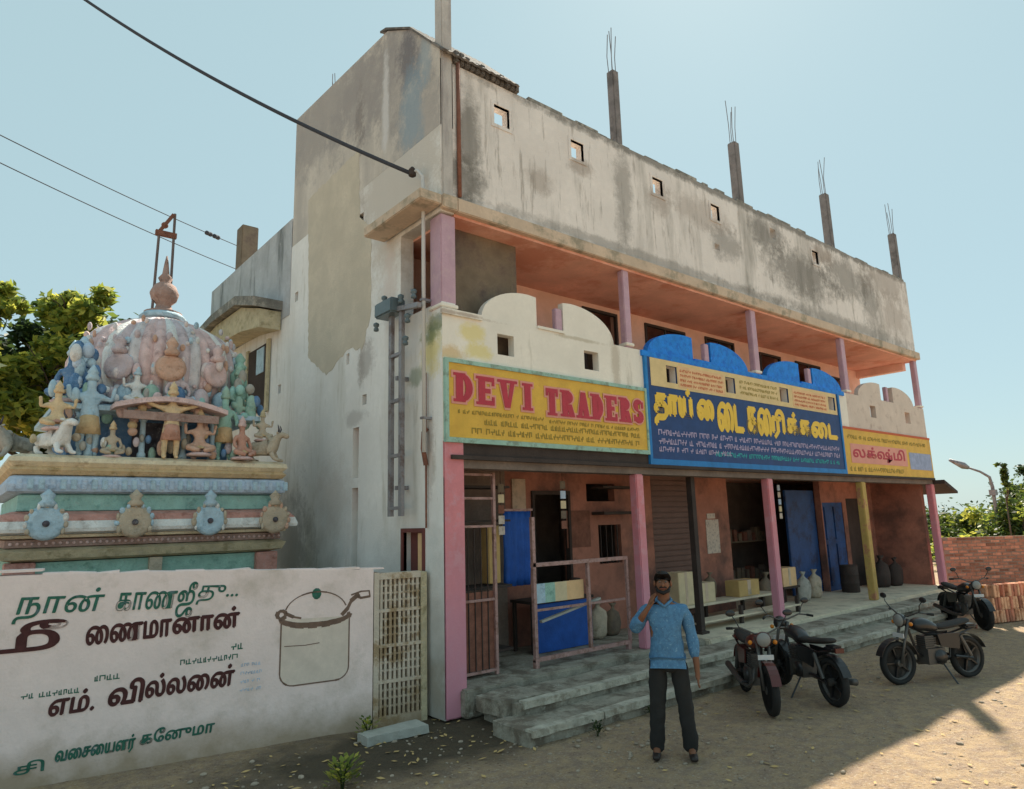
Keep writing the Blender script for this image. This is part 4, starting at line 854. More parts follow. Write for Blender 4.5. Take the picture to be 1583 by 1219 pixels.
# ================================================================ TEMPLE SHRINE
TC = (-2.57, 4.0)
T = thing('hindu_shrine', 'small painted village shrine with ribbed pastel dome and figures behind the compound wall', 'shrine', (TC[0], TC[1], 0))
H = 1.5
MB().sq([(H-.12,0),(H-.12,1.5),(H-.1,1.52),(H-.1,1.84)], TC).build('base', 't_mint', T)
for sx in (-1, 1): 
    for sy in (-1, 1): MB().box(TC[0]+sx*(H-.16)-.14, TC[0]+sx*(H-.16)+.14, TC[1]+sy*(H-.16)-.14, TC[1]+sy*(H-.16)+.14, 0, 1.845).build('corner_pilaster', 't_salmon', T, bevel=.01)
MB().box(TC[0]-.07, TC[0]+.07, TC[1]-H+.03, TC[1]-H+.12, 0, 1.845).build('centre_pilaster', 't_beige', T)
MB().sq([(H-.1,1.85),(H+.02,1.88),(H+.06,1.97),(H-.02,2.0)], TC).build('lower_cornice', 't_olive', T)
MB().sq([(H-.06,2.001),(H+.0,2.01),(H+.0,2.09),(H-.06,2.1)], TC).build('bead_band', 't_brown', T)
bd_ = None
for k in range(46):
    x = TC[0]-H+.05+k*.065
    o = (MB().ball((0,0,0), .018, 6).build('bead', 't_pink', T, world=False, smooth=True) if bd_ is None else bpy.data.objects.new('bead', bd_.data))
    if bd_ is None: bd_ = o
    else: COL.objects.link(o); o.parent = T
    o.location = (x-TC[0], -H-.004, 2.05)
MB().sq([(H-.04,2.101),(H+.05,2.11),(H+.05,2.14),(H-.02,2.15)], TC).build('cream_fillet', 't_cream', T)
MB().sq([(H+.0,2.151),(H+.16,2.17),(H+.17,2.21),(H+.14,2.29)], TC).build('eave_lower', 't_white', T)
MB().sq([(H+.14,2.291),(H+.08,2.36),(H-.04,2.4)], TC).build('eave_upper', 't_salmon', T)
MB().sq([(H-.1,2.401),(H-.08,2.41),(H-.08,2.58),(H-.12,2.6)], TC).build('teal_band', 't_teal', T)
MB().sq([(H-.06,2.601),(H+.03,2.62),(H+.05,2.7),(H+.02,2.78),(H-.03,2.8)], TC).build('blue_band', 't_bluegrey', T)
MB().sq([(H-.08,2.801),(H+.0,2.81),(H+.04,2.86),(H+.0,2.9)], TC).build('ochre_moulding', 't_ochre', T)
MB().sq([(H+.0,2.901),(H+.05,2.95),(H+.04,3.0),(H-.05,3.04)], TC).build('cream_moulding', 't_cream', T)
# dentil ticks on the blue band
for k in range(30):
    x = TC[0]-H+.04+k*.102
    MB().box(x, x+.06, TC[1]-H-.062, TC[1]-H-.03, 2.64, 2.76).build('dentil', 't_lblue' if k%3 else 't_bluegrey', T, bevel=.008)
# horseshoe medallions on the eave
def medallion(x, m):
    y = TC[1]-H-.2; t_ = MB()
    t_.lathe([(.10,0),(.185,.0),(.19,.03),(.15,.06),(.10,.05)], (x,y,2.27), 18, ax=(0,-1,0)).build('medallion', m, T, smooth=True)
    MB().lathe([(.01,0),(.1,.0),(.09,.03),(.04,.045),(.01,.05)], (x,y-.0,2.27), 12, ax=(0,-1,0)).build('medallion_face', 't_bluegrey' if m != 't_beige' else 't_mint', T, smooth=True)
    MB().ball((x,y-.06,2.26), .035, 8).build('medallion_boss', 't_dark', T, smooth=True)
    MB().lathe([(.07,0),(.09,.04),(.05,.08),(.075,.13),(.03,.17),(.005,.2)], (x,y-.02,2.44), 10).build('medallion_crest', m, T, smooth=True)
def lumps(n, f, cols_, name='ornament'):
    for k in range(n):
        c_, r_ = f(k/(n-1)); MB().ball(c_, r_*random.uniform(.8,1.25), 7, sx=random.uniform(.7,1.1), sy=.8, sz=random.uniform(.9,1.9)).build(name, random.choice(cols_), T, smooth=True)
for x, m in ((-3.74,'t_lblue'),(-2.88,'t_beige'),(-2.05,'t_lblue'),(-1.24,'t_beige')): medallion(x, m)
for x, m in ((-3.74,'t_white'),(-2.88,'t_lblue'),(-2.05,'t_white'),(-1.24,'t_peach')):
    lumps(11, lambda t: ((x+.185*math.cos(R(-30+240*t)), TC[1]-H-.24, 2.27+.185*math.sin(R(-30+240*t))), .026), [m, 't_beige'], 'medallion_petal')
# recessed neck storey and its columns
MB().sq([(.95,3.04),(.95,3.62)], (TC[0], TC[1]+.1)).build('neck', 't_blue', T)
MB().box(TC[0]-.25, TC[0]+.28, 2.75+.35, 3.16, 3.045, 3.55).build('niche', 't_dark', T)
for x in (-3.35, -2.78, -2.3, -1.95):
    MB().lathe([(.05,3.04),(.05,3.1),(.035,3.12),(.032,3.5),(.05,3.53),(.05,3.6)], (x,2.72,0), 10).build('colonnette', 't_lblue', T, smooth=True)
MB().sq([(1.12,3.60),(1.2,3.62),(1.2,3.68),(1.05,3.72)], (TC[0]+.05, TC[1]-.05)).build('upper_eave', 't_lblue', T)
cn = MB(); P = []
for i in range(13):
    x = -3.15+1.3*i/12; z = 3.62+.12*math.sin(math.pi*i/12)
    P.append((x,z))
cn.prism(P + [(x,z+.06) for x, z in reversed(P)], (0,2.42,0), UX, VZ, (0,.5,0)).build('canopy', 't_pink', T)
MB().box(-3.05,-1.95,2.46,2.5,3.5,3.6).build('canopy_valance', 't_brown', T)
# ribbed dome
prof = [(.95,3.72),(1.03,3.95),(1.09,4.2),(1.09,4.45),(1.01,4.70),(.84,4.90),(.6,5.05),(.34,5.16),(.2,5.22),(.18,5.3)]
DC = (-2.38, 4.0)
cols = ['t_pink','t_mauve','t_pinkg','t_pink','t_greyp','t_pinkg','t_white','t_mauve']
NR = 44
for k in range(NR):
    a0 = 2*math.pi*k/NR; a1 = 2*math.pi*(k+1)/NR; V = []; nn = 5
    for (r_, z) in prof:
        for j in range(nn):
            t_ = j/(nn-1); a = a0+(a1-a0)*t_; rr = r_*(1+.055*math.sin(math.pi*t_))
            rr *= 1+.025*nz.noise(Vector((math.cos(a)*3.5, math.sin(a)*3.5, z*3))); V.append((DC[0]+rr*math.cos(a), DC[1]+rr*math.sin(a), z))
    F = [(i*nn+j, i*nn+j+1, (i+1)*nn+j+1, (i+1)*nn+j) for i in range(len(prof)-1) for j in range(nn-1)]
    MB().add(V, F).build('dome_rib', cols[(k*3+k//5) % 8], T, smooth=True, fixn=False)
# petals round the dome foot
for k in range(24):
    a = 2*math.pi*k/24; c_ = (DC[0]+1.16*math.cos(a), DC[1]+1.16*math.sin(a), 3.86)
    MB().ball(c_, .11, 8, sz=1.5).build('lotus_petal', ('t_lblue','t_green','t_blue','t_mauve')[k%4], T, smooth=True)
# front niches on the dome
for (a, m1, m2) in ((-95,'t_peach','t_bluegrey'),(-150,'t_lblue','t_blue'),(-40,'t_mint','t_green'),(-125,'t_mauve','t_pink'),(-65,'t_pink','t_brown')):
    d = Vector((math.cos(R(a)), math.sin(R(a)), 0)); c_ = Vector((DC[0],DC[1],0)) + d*1.12
    MB().lathe([(.09,0),(.17,0),(.19,.05),(.15,.1),(.09,.08)], (c_.x,c_.y,4.25), 16, ax=(d.x,d.y,.12)).build('dome_niche', m1, T, smooth=True)
    MB().lathe([(.01,0),(.10,0),(.08,.04),(.02,.06)], (c_.x,c_.y,4.25), 12, ax=(d.x,d.y,.12)).build('niche_face', m2, T, smooth=True)
    MB().lathe([(.08,0),(.1,.05),(.05,.1),(.08,.16),(.02,.25)], (c_.x+d.x*.06,c_.y+d.y*.06,4.42), 10).build('niche_crest', m1, T, smooth=True)
# finial
MB().lathe([(.24,5.26),(.26,5.32),(.12,5.38),(.1,5.45),(.17,5.52),(.2,5.62),(.15,5.74),(.07,5.8),(.1,5.86),(.05,5.93),(.03,6.1),(.01,6.22)], (DC[0],DC[1],0), 16).build('finial_pot', 't_brown', T, smooth=True)
MB().lathe([(.3,5.2),(.32,5.24),(.26,5.3)], (DC[0],DC[1],0), 16).build('finial_collar', 't_lblue', T, smooth=True)
fs = thing('finial_frame', 'rusty two legged iron frame standing over the shrine finial', 'frame', (DC[0], DC[1], 5.3))
MB().tube([(-2.53,4,5.35),(-2.51,4,6.6)], .02, 6).build('leg', 'rebar', fs); MB().tube([(-2.30,4,5.35),(-2.31,4,6.92)], .02, 6).build('leg', 'rebar', fs)
MB().box(-2.56,-2.27,3.97,4.03,6.52,6.6).build('crossbar', 'rust', fs); MB().bar((-2.5,4,6.6),(-2.33,4,6.9),.05).build('stay', 'rust', fs); MB().ball((-2.44,4,6.7), .05, 8).build('knob', 'rust', fs)
# sculpted figures -------------------------------------------------
def statue(x, y, z, h, m, arms=0, seated=False, rz=0, crown='t_gold', label=None, wide=1.):
    h *= .88; s = h/1.75 if not seated else h/1.25
    zb = .95 if not seated else .35
    V = [(0,0,zb)]; E = []; Rr = [.17*wide]
    def ch(par, pts, rr):
        for p, r_ in zip(pts, rr): V.append(p); E.append((par, len(V)-1)); Rr.append(r_); par = len(V)-1
        return par
    chest = ch(0, [(0,0,zb+.22),(0,0,zb+.45)], [.14*wide,.19*wide])
    ch(chest, [(0,0,zb+.58),(0,-.01,zb+.72),(0,0,zb+.84)], [.07,.115,.09])
    for sx in (-1, 1):
        if arms == 0: ch(chest, [(sx*.24,0,zb+.42),(sx*.33,-.02,zb+.18),(sx*.28,-.16,zb+.02)], [.075,.06,.045])
        elif arms == 1: ch(chest, [(sx*.24,0,zb+.42),(sx*.42,-.04,zb+.35),(sx*.46,-.08,zb+.66)], [.075,.06,.045])
        else:
            ch(chest, [(sx*.24,0,zb+.42),(sx*.46,-.03,zb+.48),(sx*.66,-.05,zb+.55)], [.075,.06,.05])
        if seated: ch(0, [(sx*.16,-.05,zb-.05),(sx*.42,-.22,zb-.1),(sx*.05,-.34,zb-.2)], [.13,.1,.07])
        else: ch(0, [(sx*.12,0,zb-.1),(sx*.15,-.03,zb-.48),(sx*.15,0,.06),(sx*.16,-.14,.04)], [.13,.09,.06,.05])
    me = skin_mesh(V, E, Rr, sub=1)
    for v in me.vertices: v.co += v.normal*(.018*nz.noise(v.co*9)+.012*nz.noise(v.co*22))
    o = mesh_obj(me, 'statue', m, T, label); o.scale = (s,)*3; o.rotation_euler = (0,0,R(rz)); o.location = (x-TC[0], y-TC[1], z)
    cr = MB(); cr.lathe([(.13,zb+.8),(.15,zb+.86),(.1,zb+.95),(.12,zb+.98),(.06,zb+1.1),(.01,zb+1.18)], (0,0,0), 10)
    cr.build('crown', crown, o, world=False, smooth=True)
    if seated: MB().lathe([(.35,0),(.38,.05),(.3,.1)], (0,-.05,0), 12).build('lotus_seat', 't_pink', o, world=False, smooth=True)
    gr = MB().lathe([(.17,zb-.02),(.2,zb-.06),(.26,zb-.45 if not seated else zb-.12)], (0,0,0), 12).build('skirt', 't_ochre' if m != 't_gold' else 't_red', o, world=False, smooth=True)
    return o
def bull(x, y, z, L_, m, rz=0, label=None):
    V = [(0,0,.45),(.35,0,.5),(-.3,0,.45),(-.5,0,.4),(.5,0,.72),(.62,0,.95),(.8,0,.9),(.93,0,.82)]; E = [(0,1),(0,2),(2,3),(1,4),(4,5),(5,6),(6,7)]; Rr = [.26,.25,.27,.2,.2,.13,.11,.08]
    for sx, xx in ((-1,.4),(1,.4),(-1,-.4),(1,-.4)):
        V += [(xx,sx*.16,.3),(xx+.12,sx*.2,.1),(xx+.32,sx*.18,.06)]; k = len(V); E += [(1 if xx > 0 else 2, k-3),(k-3,k-2),(k-2,k-1)]; Rr += [.1,.07,.05]
    o = mesh_obj(skin_mesh(V, E, Rr, sub=1), 'bull_statue', m, T, label); s = L_/1.5; o.scale = (s,)*3; o.rotation_euler = (0,0,R(rz)); o.location = (x-TC[0], y-TC[1], z)
    for sx in (-1, 1):
        MB().tube([(.6,sx*.07,1.02),(.62,sx*.16,1.12),(.58,sx*.14,1.25)], [.035,.028,.008], 6).build('horn', 't_dark', o, world=False)
        MB().ball((.58,sx*.17,.97), .06, 6, sx=.6, sy=1.3, sz=.6).build('ear', m, o, world=False)
    MB().ball((.3,0,.75), .12, 8).build('hump', m, o, world=False, smooth=True)
    return o
statue(-2.50, 2.52, 3.03, .92, 't_gold', 2, crown='t_gold', label='golden standing deity with arms spread')
statue(-3.12, 2.62, 3.03, .42, 't_beige', 0, True, label='small pale seated figure')
statue(-2.15, 2.56, 3.08, .58, 't_peach', 1, True, crown='t_ochre', label='peach seated figure with raised hands')
statue(-3.36, 2.75, 3.05, 1.05, 't_lblue', 1, crown='t_lblue', label='pale blue standing figure at the left corner')
statue(-1.80, 2.72, 3.05, .95, 't_mint', 0, crown='t_green', label='mint green standing figure at the right corner')
statue(-1.62, 2.55, 3.05, .55, 't_red', 0, True, rz=20, crown='t_pink', label='small orange red seated figure')
statue(-3.70, 2.62, 3.32, .55, 't_gold', 1, True, crown='t_gold', label='yellow rider seated on the left bull')
bull(-3.72, 2.66, 3.03, .62, 't_white', -60, 'white reclining bull at the left corner')
bull(-1.33, 2.66, 3.03, .62, 't_beige', -35, 'beige reclining bull at the right corner')
bull(-4.0, 3.3, 3.03, .6, 't_grey', -150, 'grey bull on the left side')
statue(-1.30, 2.70, 3.33, .42, 't_beige', 1, True, crown='t_olive', label='beige rider on the right bull')
statue(-3.55, 3.0, 3.7, .75, 't_blue', 0, True, rz=-30, crown='t_lblue', label='blue seated figure at the dome foot left')
statue(-2.38, 2.85, 3.72, .62, 't_mauve', 0, True, crown='t_peach', label='mauve seated figure before the dome')
statue(-2.85, 2.9, 3.72, .5, 't_white', 1, True, crown='t_lblue', label='white seated figure before the dome')
statue(-1.55, 3.0, 3.7, .72, 't_green', 0, True, rz=30, crown='t_mint', label='green seated figure at the dome foot right')
PAL = ['t_lblue','t_green','t_pink','t_mauve','t_beige','t_peach','t_teal','t_grey','t_white','t_blue','t_olive']
lumps(46, lambda t: ((-3.75+2.5*t, 2.8+random.uniform(-.1,.25), 3.62+random.uniform(-.08,.35)), .055), PAL)
lumps(40, lambda t: ((-3.9+2.7*t, 2.66+random.uniform(-.06,.1), 3.10+random.uniform(0,.2)), .045), PAL)
lumps(26, lambda t: ((-3.55+.25*random.random(), 3.0+random.uniform(-.2,.2), 3.7+.7*t), .07), ['t_blue','t_lblue','t_bluegrey','t_white'])
lumps(26, lambda t: ((-1.42-.25*random.random(), 3.0+random.uniform(-.2,.2), 3.6+.7*t), .07), ['t_green','t_mint','t_teal','t_grey'])
lumps(30, lambda t: ((-3.15+1.5*random.random(), 2.98+random.uniform(-.08,.08), 3.85+.55*t), .06), ['t_pink','t_mauve','t_peach','t_pinkg','t_greyp','t_lblue'])
def dome_pt(t):
    a = R(random.uniform(-178,-2)); z = 3.9+1.1*random.random(); k = min(1, max(0, (z-4.4)/.85)); rr = 1.12*math.sqrt(1-k*k*.75)
    return ((DC[0]+rr*math.cos(a), DC[1]+rr*math.sin(a), z), .035)
lumps(120, dome_pt, ['t_pink','t_mauve','t_pinkg','t_greyp','t_white','t_lblue','t_peach'], 'dome_ornament')
# arch of scrollwork behind the golden deity
for k in range(17):
    a = R(-10+200*k/16); MB().ball((-2.5+.42*math.cos(a), 2.6, 3.42+.36*math.sin(a)), .055, 8).build('halo_flame', ('t_ochre','t_peach','t_brown')[k%3], T, smooth=True)
# ================================================================ BRICK WALL AND BRICK STACK
d_ = Vector((.77, -.64, 0)).normalized(); bo = Vector((15.25, .12, 0))
BW = thing('brick_wall', 'bare red brick boundary wall beyond the right end of the building', 'wall', tuple(bo), math.atan2(d_.y, d_.x))
bm_me = None
def brick_mesh(m):
    mb = MB().box(-.115,.115,-.05,.05,-.035,.035); me = mb.build('brick', m, None, bevel=.008); dat = me.data; bpy.data.objects.remove(me); return dat
bk1 = brick_mesh('brick'); bk2 = brick_mesh('brickl')
rows, colsn = 18, 16
MB().box(0, colsn*.242, -.045, .045, -.02, rows*.08).build('mortar', 'mortar', BW, world=False)
for r_ in range(rows):
    for c_ in range(colsn):
        o = bpy.data.objects.new('brick', bk1); COL.objects.link(o); o.parent = BW
        o.location = (.12+c_*.242+(.12 if r_%2 else 0), random.uniform(-.006,.004), .045+r_*.08); o.rotation_euler = (0, random.uniform(-.01,.01), random.uniform(-.02,.02))
st = MB()
for r_ in range(rows):
    for c_ in range(30):
        x = colsn*.242+.125+c_*.242+(.12 if r_%2 else 0); st.box(x, x+.23, -.05+random.uniform(-.006,.006), .05, .01+r_*.08, .08+r_*.08)
st.box(colsn*.242+.001, colsn*.242+30*.242, -.045, .045, -.02, rows*.08)
st.build('far_bricks', 'brick', BW, world=False, kind='stuff')
BS = thing('brick_stack', 'low stack of new orange bricks standing on end before the brick wall', 'brick stack', (11.5, -2.15, 0), math.atan2(-.34, .94))
k_ = 0
for r_ in range(3):
    for c_ in range(34):
        for q in range(2):
            if r_ == 2 and random.random() < .25: continue
            if k_ >= 290: break
            o = bpy.data.objects.new('brick', bk2 if random.random() < .6 else bk1); COL.objects.link(o); o.parent = BS; k_ += 1
            o.rotation_euler = (random.uniform(-.04,.04), math.pi/2+random.uniform(-.05,.05), random.uniform(-.1,.1)); o.location = (-.4+c_*.082, q*.10+random.uniform(-.01,.01), .112+r_*.232)
# ================================================================ VEHICLES
def motorcycle(loc, rz, label, paint='bikeblack', lean=8):
    loc = (loc[0], loc[1], gz(loc[0], loc[1])-.004)
    t = thing('motorcycle', label, 'motorcycle', loc, rz, 'motorcycles parked before the shops'); t.scale = (.87,)*3
    lb = lambda mb, n, m, p=None, **k: mb.build(n, m, p or t, world=False, **k)
    for x in (-.62, .66):
        w_ = MB(); w_.lathe([(.24,-.045),(.29,-.04),(.305,0),(.29,.04),(.24,.045),(.24,-.045)], (x,0,.305), 28, ax=(0,1,0)); wh = lb(w_, 'wheel', 'tyre', smooth=True)
        lb(MB().lathe([(.215,-.02),(.24,-.025),(.24,.025),(.215,.02),(.215,-.02)], (x,0,.305), 24, ax=(0,1,0)), 'rim', 'chrome', wh, smooth=True)
        lb(MB().lathe([(.01,-.06),(.05,-.05),(.05,.05),(.01,.06)], (x,0,.305), 12, ax=(0,1,0)), 'hub', 'chrome', wh)
        sp = MB()
        for k in range(5):
            a = 2*math.pi*k/5; sp.bar((x,0,.305),(x+.22*math.cos(a),0,.305+.22*math.sin(a)),.03,.02)
        lb(sp, 'spokes', 'bikeblack', wh)
        g_ = MB(); P = [(x+.345*math.cos(R(a)), 0, .305+.345*math.sin(R(a))) for a in range(20 if x > 0 else 40, 165, 12)]
        for i in range(len(P)-1): g_.bar(P[i], P[i+1], .11, .012, (0,1,0)) if False else g_.add([(P[i][0],-.06,P[i][2]),(P[i][0],.06,P[i][2]),(P[i+1][0],.06,P[i+1][2]),(P[i+1][0],-.06,P[i+1][2])], [(0,1,2,3)])
        o = lb(g_, 'mudguard', paint, fixn=False); o.modifiers.new('t','SOLIDIFY').thickness = .008
    for y in (-.07,.07): lb(MB().tube([(.66,y,.305),(.56,y,.6),(.45,y,.92)], [.022,.02,.024], 8), 'fork', 'chrome', smooth=True)
    fr = MB(); fr.tube([(.44,0,.86),(.3,0,.45),(.1,0,.3),(-.3,0,.32),(-.35,0,.62),(.1,0,.68),(.44,0,.82)], .02, 6); fr.tube([(-.3,.1,.35),(-.62,.1,.305)], .022, 6).tube([(-.3,-.1,.35),(-.62,-.1,.305)], .022, 6).tube([(-.3,.08,.62),(-.75,.06,.72)], .016, 6).tube([(-.3,-.08,.62),(-.75,-.06,.72)], .016, 6)
    lb(fr, 'frame', 'bikeblack')
    for y in (-.11,.11): lb(MB().tube([(-.58,y,.34),(-.42,y,.64)], .028, 8), 'shock_absorber', 'chrome')
    tk = skin_mesh([(.36,0,.80),(.2,0,.84),(.0,0,.78),(-.1,0,.73)], [(0,1),(1,2),(2,3)], [(.10,.08),(.14,.115),(.12,.09),(.08,.05)], sub=2)
    mesh_obj(tk, 'fuel_tank', paint, t)
    st_ = skin_mesh([(.02,0,.78),(-.15,0,.76),(-.42,0,.79),(-.72,0,.84)], [(0,1),(1,2),(2,3)], [(.07,.03),(.12,.045),(.13,.045),(.1,.04)], sub=2)
    mesh_obj(st_, 'seat', 'seatv', t)
    lb(MB().box(-.82,-.6,-.09,.09,.70,.78), 'tail_cowl', paint, bevel=.03); lb(MB().box(-.84,-.815,-.06,.06,.70,.76), 'tail_lamp', 'bikered')
    for y in (-1, 1): lb(MB().prism([(-.38,.45),(-.05,.5),(.0,.68),(-.42,.68)], (0,y*.1,0), UX, VZ, (0,y*.02,0)), 'side_cover', paint)
    en = MB(); en.box(-.12,.2,-.11,.11,.26,.48); en.box(.04,.2,-.08,.08,.48,.66)
    for k in range(5): en.box(.02,.22,-.1,.1,.50+k*.03,.512+k*.03)
    lb(en, 'engine', 'chrome'); lb(MB().lathe([(.01,-.14),(.1,-.135),(.1,.135),(.01,.14)], (-.02,0,.36), 14, ax=(0,1,0)), 'crankcase', 'bikeblack', smooth=True)
    lb(MB().tube([(.2,-.06,.5),(.3,-.1,.35),(.15,-.14,.24),(-.2,-.16,.24),(-.85,-.17,.34)], [.02,.02,.022,.04,.045], 10), 'exhaust', 'chrome', smooth=True)
    lb(MB().tube([(.36,-.36,1.02),(.42,-.24,1.03),(.46,-.08,.96),(.46,.08,.96),(.42,.24,1.03),(.36,.36,1.02)], .012, 8), 'handlebar', 'chrome', smooth=True)
    for y in (-1, 1):
        lb(MB().tube([(.30,y*.40,1.01),(.37,y*.34,1.02)], .018, 8), 'grip', 'tyre')
        mr = lb(MB().tube([(.42,y*.26,1.03),(.46,y*.32,1.14),(.44,y*.36,1.2)], .007, 6), 'mirror_stem', 'bikeblack'); lb(MB().ball((.44,y*.37,1.22), .06, 10, sx=.25, sy=1.1, sz=.7), 'mirror', 'bikeblack', mr, smooth=True)
        lb(MB().ball((.5,y*.16,.86), .03, 8), 'indicator', 'amber', smooth=True)
    lb(MB().lathe([(.02,-.09),(.08,-.06),(.1,0),(.1,.02)], (.54,0,.9), 16, ax=(1,0,0)), 'headlamp_shell', paint, smooth=True)
    lb(MB().lathe([(.095,.0),(.08,.025),(.01,.035)], (.555,0,.9), 16, ax=(1,0,0)), 'headlamp', 'glassl', smooth=True)
    lb(MB().box(.585,.6,-.1,.1,.66,.72), 'number_plate', 'pipe')
    lb(MB().tube([(-.05,.1,.28),(-.08,.3,.0)], .012, 6), 'side_stand', 'bikeblack'); lb(MB().tube([(.05,-.2,.28),(.05,.2,.28)], .012, 6), 'foot_rest', 'bikeblack')
    return t
a_cam = math.atan2(-6.73+1.9, -4.58-3.0)
motorcycle((3.02,-1.92,0), a_cam+R(14), 'red and black motorcycle facing the road just right of the standing man', 'bikered')
motorcycle((3.75,-2.15,0), a_cam+R(-152), 'black motorcycle seen from behind beside the red one', 'bikeblack')
motorcycle((5.55,-2.95,0), math.atan2(.41,-.91), 'black motorcycle parked sideways near the edge of the shade', 'bikeblack')
motorcycle((10.5,-1.75,0), a_cam+R(15), 'dark motorcycle at the foot of the last pink pillar', 'bikeblack')
# ================================================================ PERSON
def person():
    t = thing('person', 'man in a blue patterned shirt and dark trousers standing on the sand', 'person', (.84,-2.38,gz(.84,-2.38)-.003), R(-51))
    s = .955
    V = [(0,0,.98)]; E = []; Rr = [(.15,.12)]
    def ch(par, pts, rr):
        for p, r_ in zip(pts, rr): V.append(p); E.append((par, len(V)-1)); Rr.append(r_); par = len(V)-1
        return par
    chest = ch(0, [(0,-.01,1.15),(0,0,1.36)], [(.135,.11),(.15,.11)])
    nk = ch(chest, [(0,.0,1.45),(0,-.005,1.53),(0,-.015,1.60),(0,-.012,1.68)], [.075,(.058,.06),(.074,.092),(.07,.088)])
    R_arm = ch(chest, [(-.18,0,1.385),(-.31,-.03,1.18),(-.21,-.14,1.34),(-.15,-.145,1.42)], [.06,.043,.034,.027])
    L_arm = ch(chest, [(.19,0,1.385),(.25,.02,1.12),(.275,-.03,.87),(.275,-.05,.80)], [.06,.043,.033,.027])
    for sx, fx in ((-1,-.15),(1,.17)):
        ch(0, [(sx*.095,0,.88),(fx*.85,-.01,.50),(fx,.015,.1),(fx*1.08,-.10,.045)], [.085,.058,.042,.035])
    # fingers of both hands, part of the same surface
    for base, dirv, side in ((L_arm, Vector((0.02,-.12,-1)), Vector((0,1,0))), (R_arm, Vector((.42,.15,.9)), Vector((.5,-.85,0)).normalized())):
        b = Vector(V[base]); dirv.normalize(); palm = b + dirv*.055
        pi_ = ch(base, [tuple(palm)], [(.034,.018)])
        for i, l_ in enumerate((.07,.082,.076,.06)):
            q = palm + side*(.026-.0175*i) + dirv*.02
            ch(pi_, [tuple(q), tuple(q+dirv*l_*.5), tuple(q+dirv*l_*.9+Vector((.012,-.014,0)))], [.0095,.0085,.007])
        q = b + side*.035 + dirv*.02; ch(base, [tuple(q), tuple(q+side*.02+dirv*.045)], [.011,.009])
    me = skin_mesh(V, E, Rr, sub=2)
    # nose, ears, brow joined into the same body mesh
    bm = bmesh.new(); bm.from_mesh(me)
    def addball(c, r_, sx, sy, sz):
        mt = Matrix.Translation(c) @ Matrix.Diagonal((sx, sy, sz, 1)); bmesh.ops.create_icosphere(bm, subdivisions=2, radius=r_, matrix=mt)
    addball((0,-.108,1.625), .02, .75, 1, 1.3); addball((-.08,-.005,1.63), .03, .4, .8, 1.1); addball((.08,-.005,1.63), .03, .4, .8, 1.1); addball((0,-.088,1.56), .03, 1.1, .7, .7)
    bm.to_mesh(me); bm.free()
    for p in me.polygons: p.use_smooth = True
    b = mesh_obj(me, 'body', 'skin', t)
    for sx in (-1, 1):
        MB().ball((sx*.03,-.0955,1.655), .009, 8).build('eye', 'eye', t, world=False, smooth=True)
        MB().ball((sx*.03,-.1015,1.655), .0052, 6).build('pupil', 'hair', t, world=False)
        MB().tube([(sx*.012,-.1,1.677),(sx*.035,-.1,1.683),(sx*.055,-.085,1.676)], .005, 5).build('eyebrow', 'hair', t, world=False)
    MB().tube([(-.025,-.107,1.592),(0,-.114,1.59),(.025,-.107,1.592)], .006, 6).build('mouth', 'lips', t, world=False)
    MB().tube([(-.035,-.104,1.598),(-.015,-.114,1.607),(.015,-.114,1.607),(.035,-.104,1.598)], .008, 6).build('moustache', 'hair', t, world=False)
    bd2 = MB().tube([(-.066,-.03,1.60),(-.05,-.075,1.565),(0,-.104,1.548),(.05,-.075,1.565),(.066,-.03,1.60)], [.012,.018,.021,.018,.012], 8); bd2.build('beard', 'hair', t, world=False, smooth=True)
    hr = MB(); prof_ = [(.0855*math.sin(R(a))+1e-3, .0855*math.cos(R(a))) for a in range(120, -1, -10)]
    hr.lathe(prof_, (0,.014,1.672), 18, sy=1.2); mesh = hr.build('hair', 'hair', t, world=False, smooth=True)
    for v in mesh.data.vertices:   # hairline: lift the front off the forehead
        if v.co.y < -.03: v.co.z = max(v.co.z, 1.728)
        elif v.co.y < .01: v.co.z = max(v.co.z, 1.69)
        v.co.x *= 1.0+.03*nz.noise(v.co*30); v.co.y += .004*nz.noise(v.co*40)
    # shirt
    V2 = [(0,0,1.0)]; E2 = []; R2 = [(.175,.138)]
    def c2(par, pts, rr):
        for p, r_ in zip(pts, rr): V2.append(p); E2.append((par, len(V2)-1)); R2.append(r_); par = len(V2)-1
        return par
    c2(0, [(0,0,.94)], [(.178,.14)])
    k = c2(0, [(0,-.012,1.15),(0,0,1.34)], [(.168,.135),(.178,.128)])
    c2(k, [(0,0,1.44),(0,0,1.475)], [(.105,.09),(.072,.07)])
    c2(k, [(-.18,0,1.375),(-.25,-.01,1.27),(-.315,-.035,1.18),(-.24,-.115,1.32)], [.082,.075,.066,.056])
    c2(k, [(.19,0,1.375),(.225,.012,1.24),(.25,.02,1.12),(.27,-.025,.90)], [.082,.072,.064,.052])
    sme = skin_mesh(V2, E2, R2, sub=2)
    for v in sme.vertices: v.co += v.normal*(.012*nz.noise(v.co*Vector((14,14,7)).x if False else Vector((v.co.x*14,v.co.y*14,v.co.z*8)))+.007*nz.noise(v.co*30))
    mesh_obj(sme, 'shirt', 'shirt', t)
    MB().tube([(-.075,-.045,1.475),(-.03,-.09,1.44),(0,-.10,1.42),(.03,-.09,1.44),(.075,-.045,1.475),(.05,.06,1.5),(-.05,.06,1.5),(-.075,-.045,1.475)], .014, 6).build('collar', 'shirt', t, world=False, smooth=True)
    # trousers
    V3 = [(0,0,.93)]; E3 = []; R3 = [(.14,.105)]
    def c3(par, pts, rr):
        for p, r_ in zip(pts, rr): V3.append(p); E3.append((par, len(V3)-1)); R3.append(r_); par = len(V3)-1
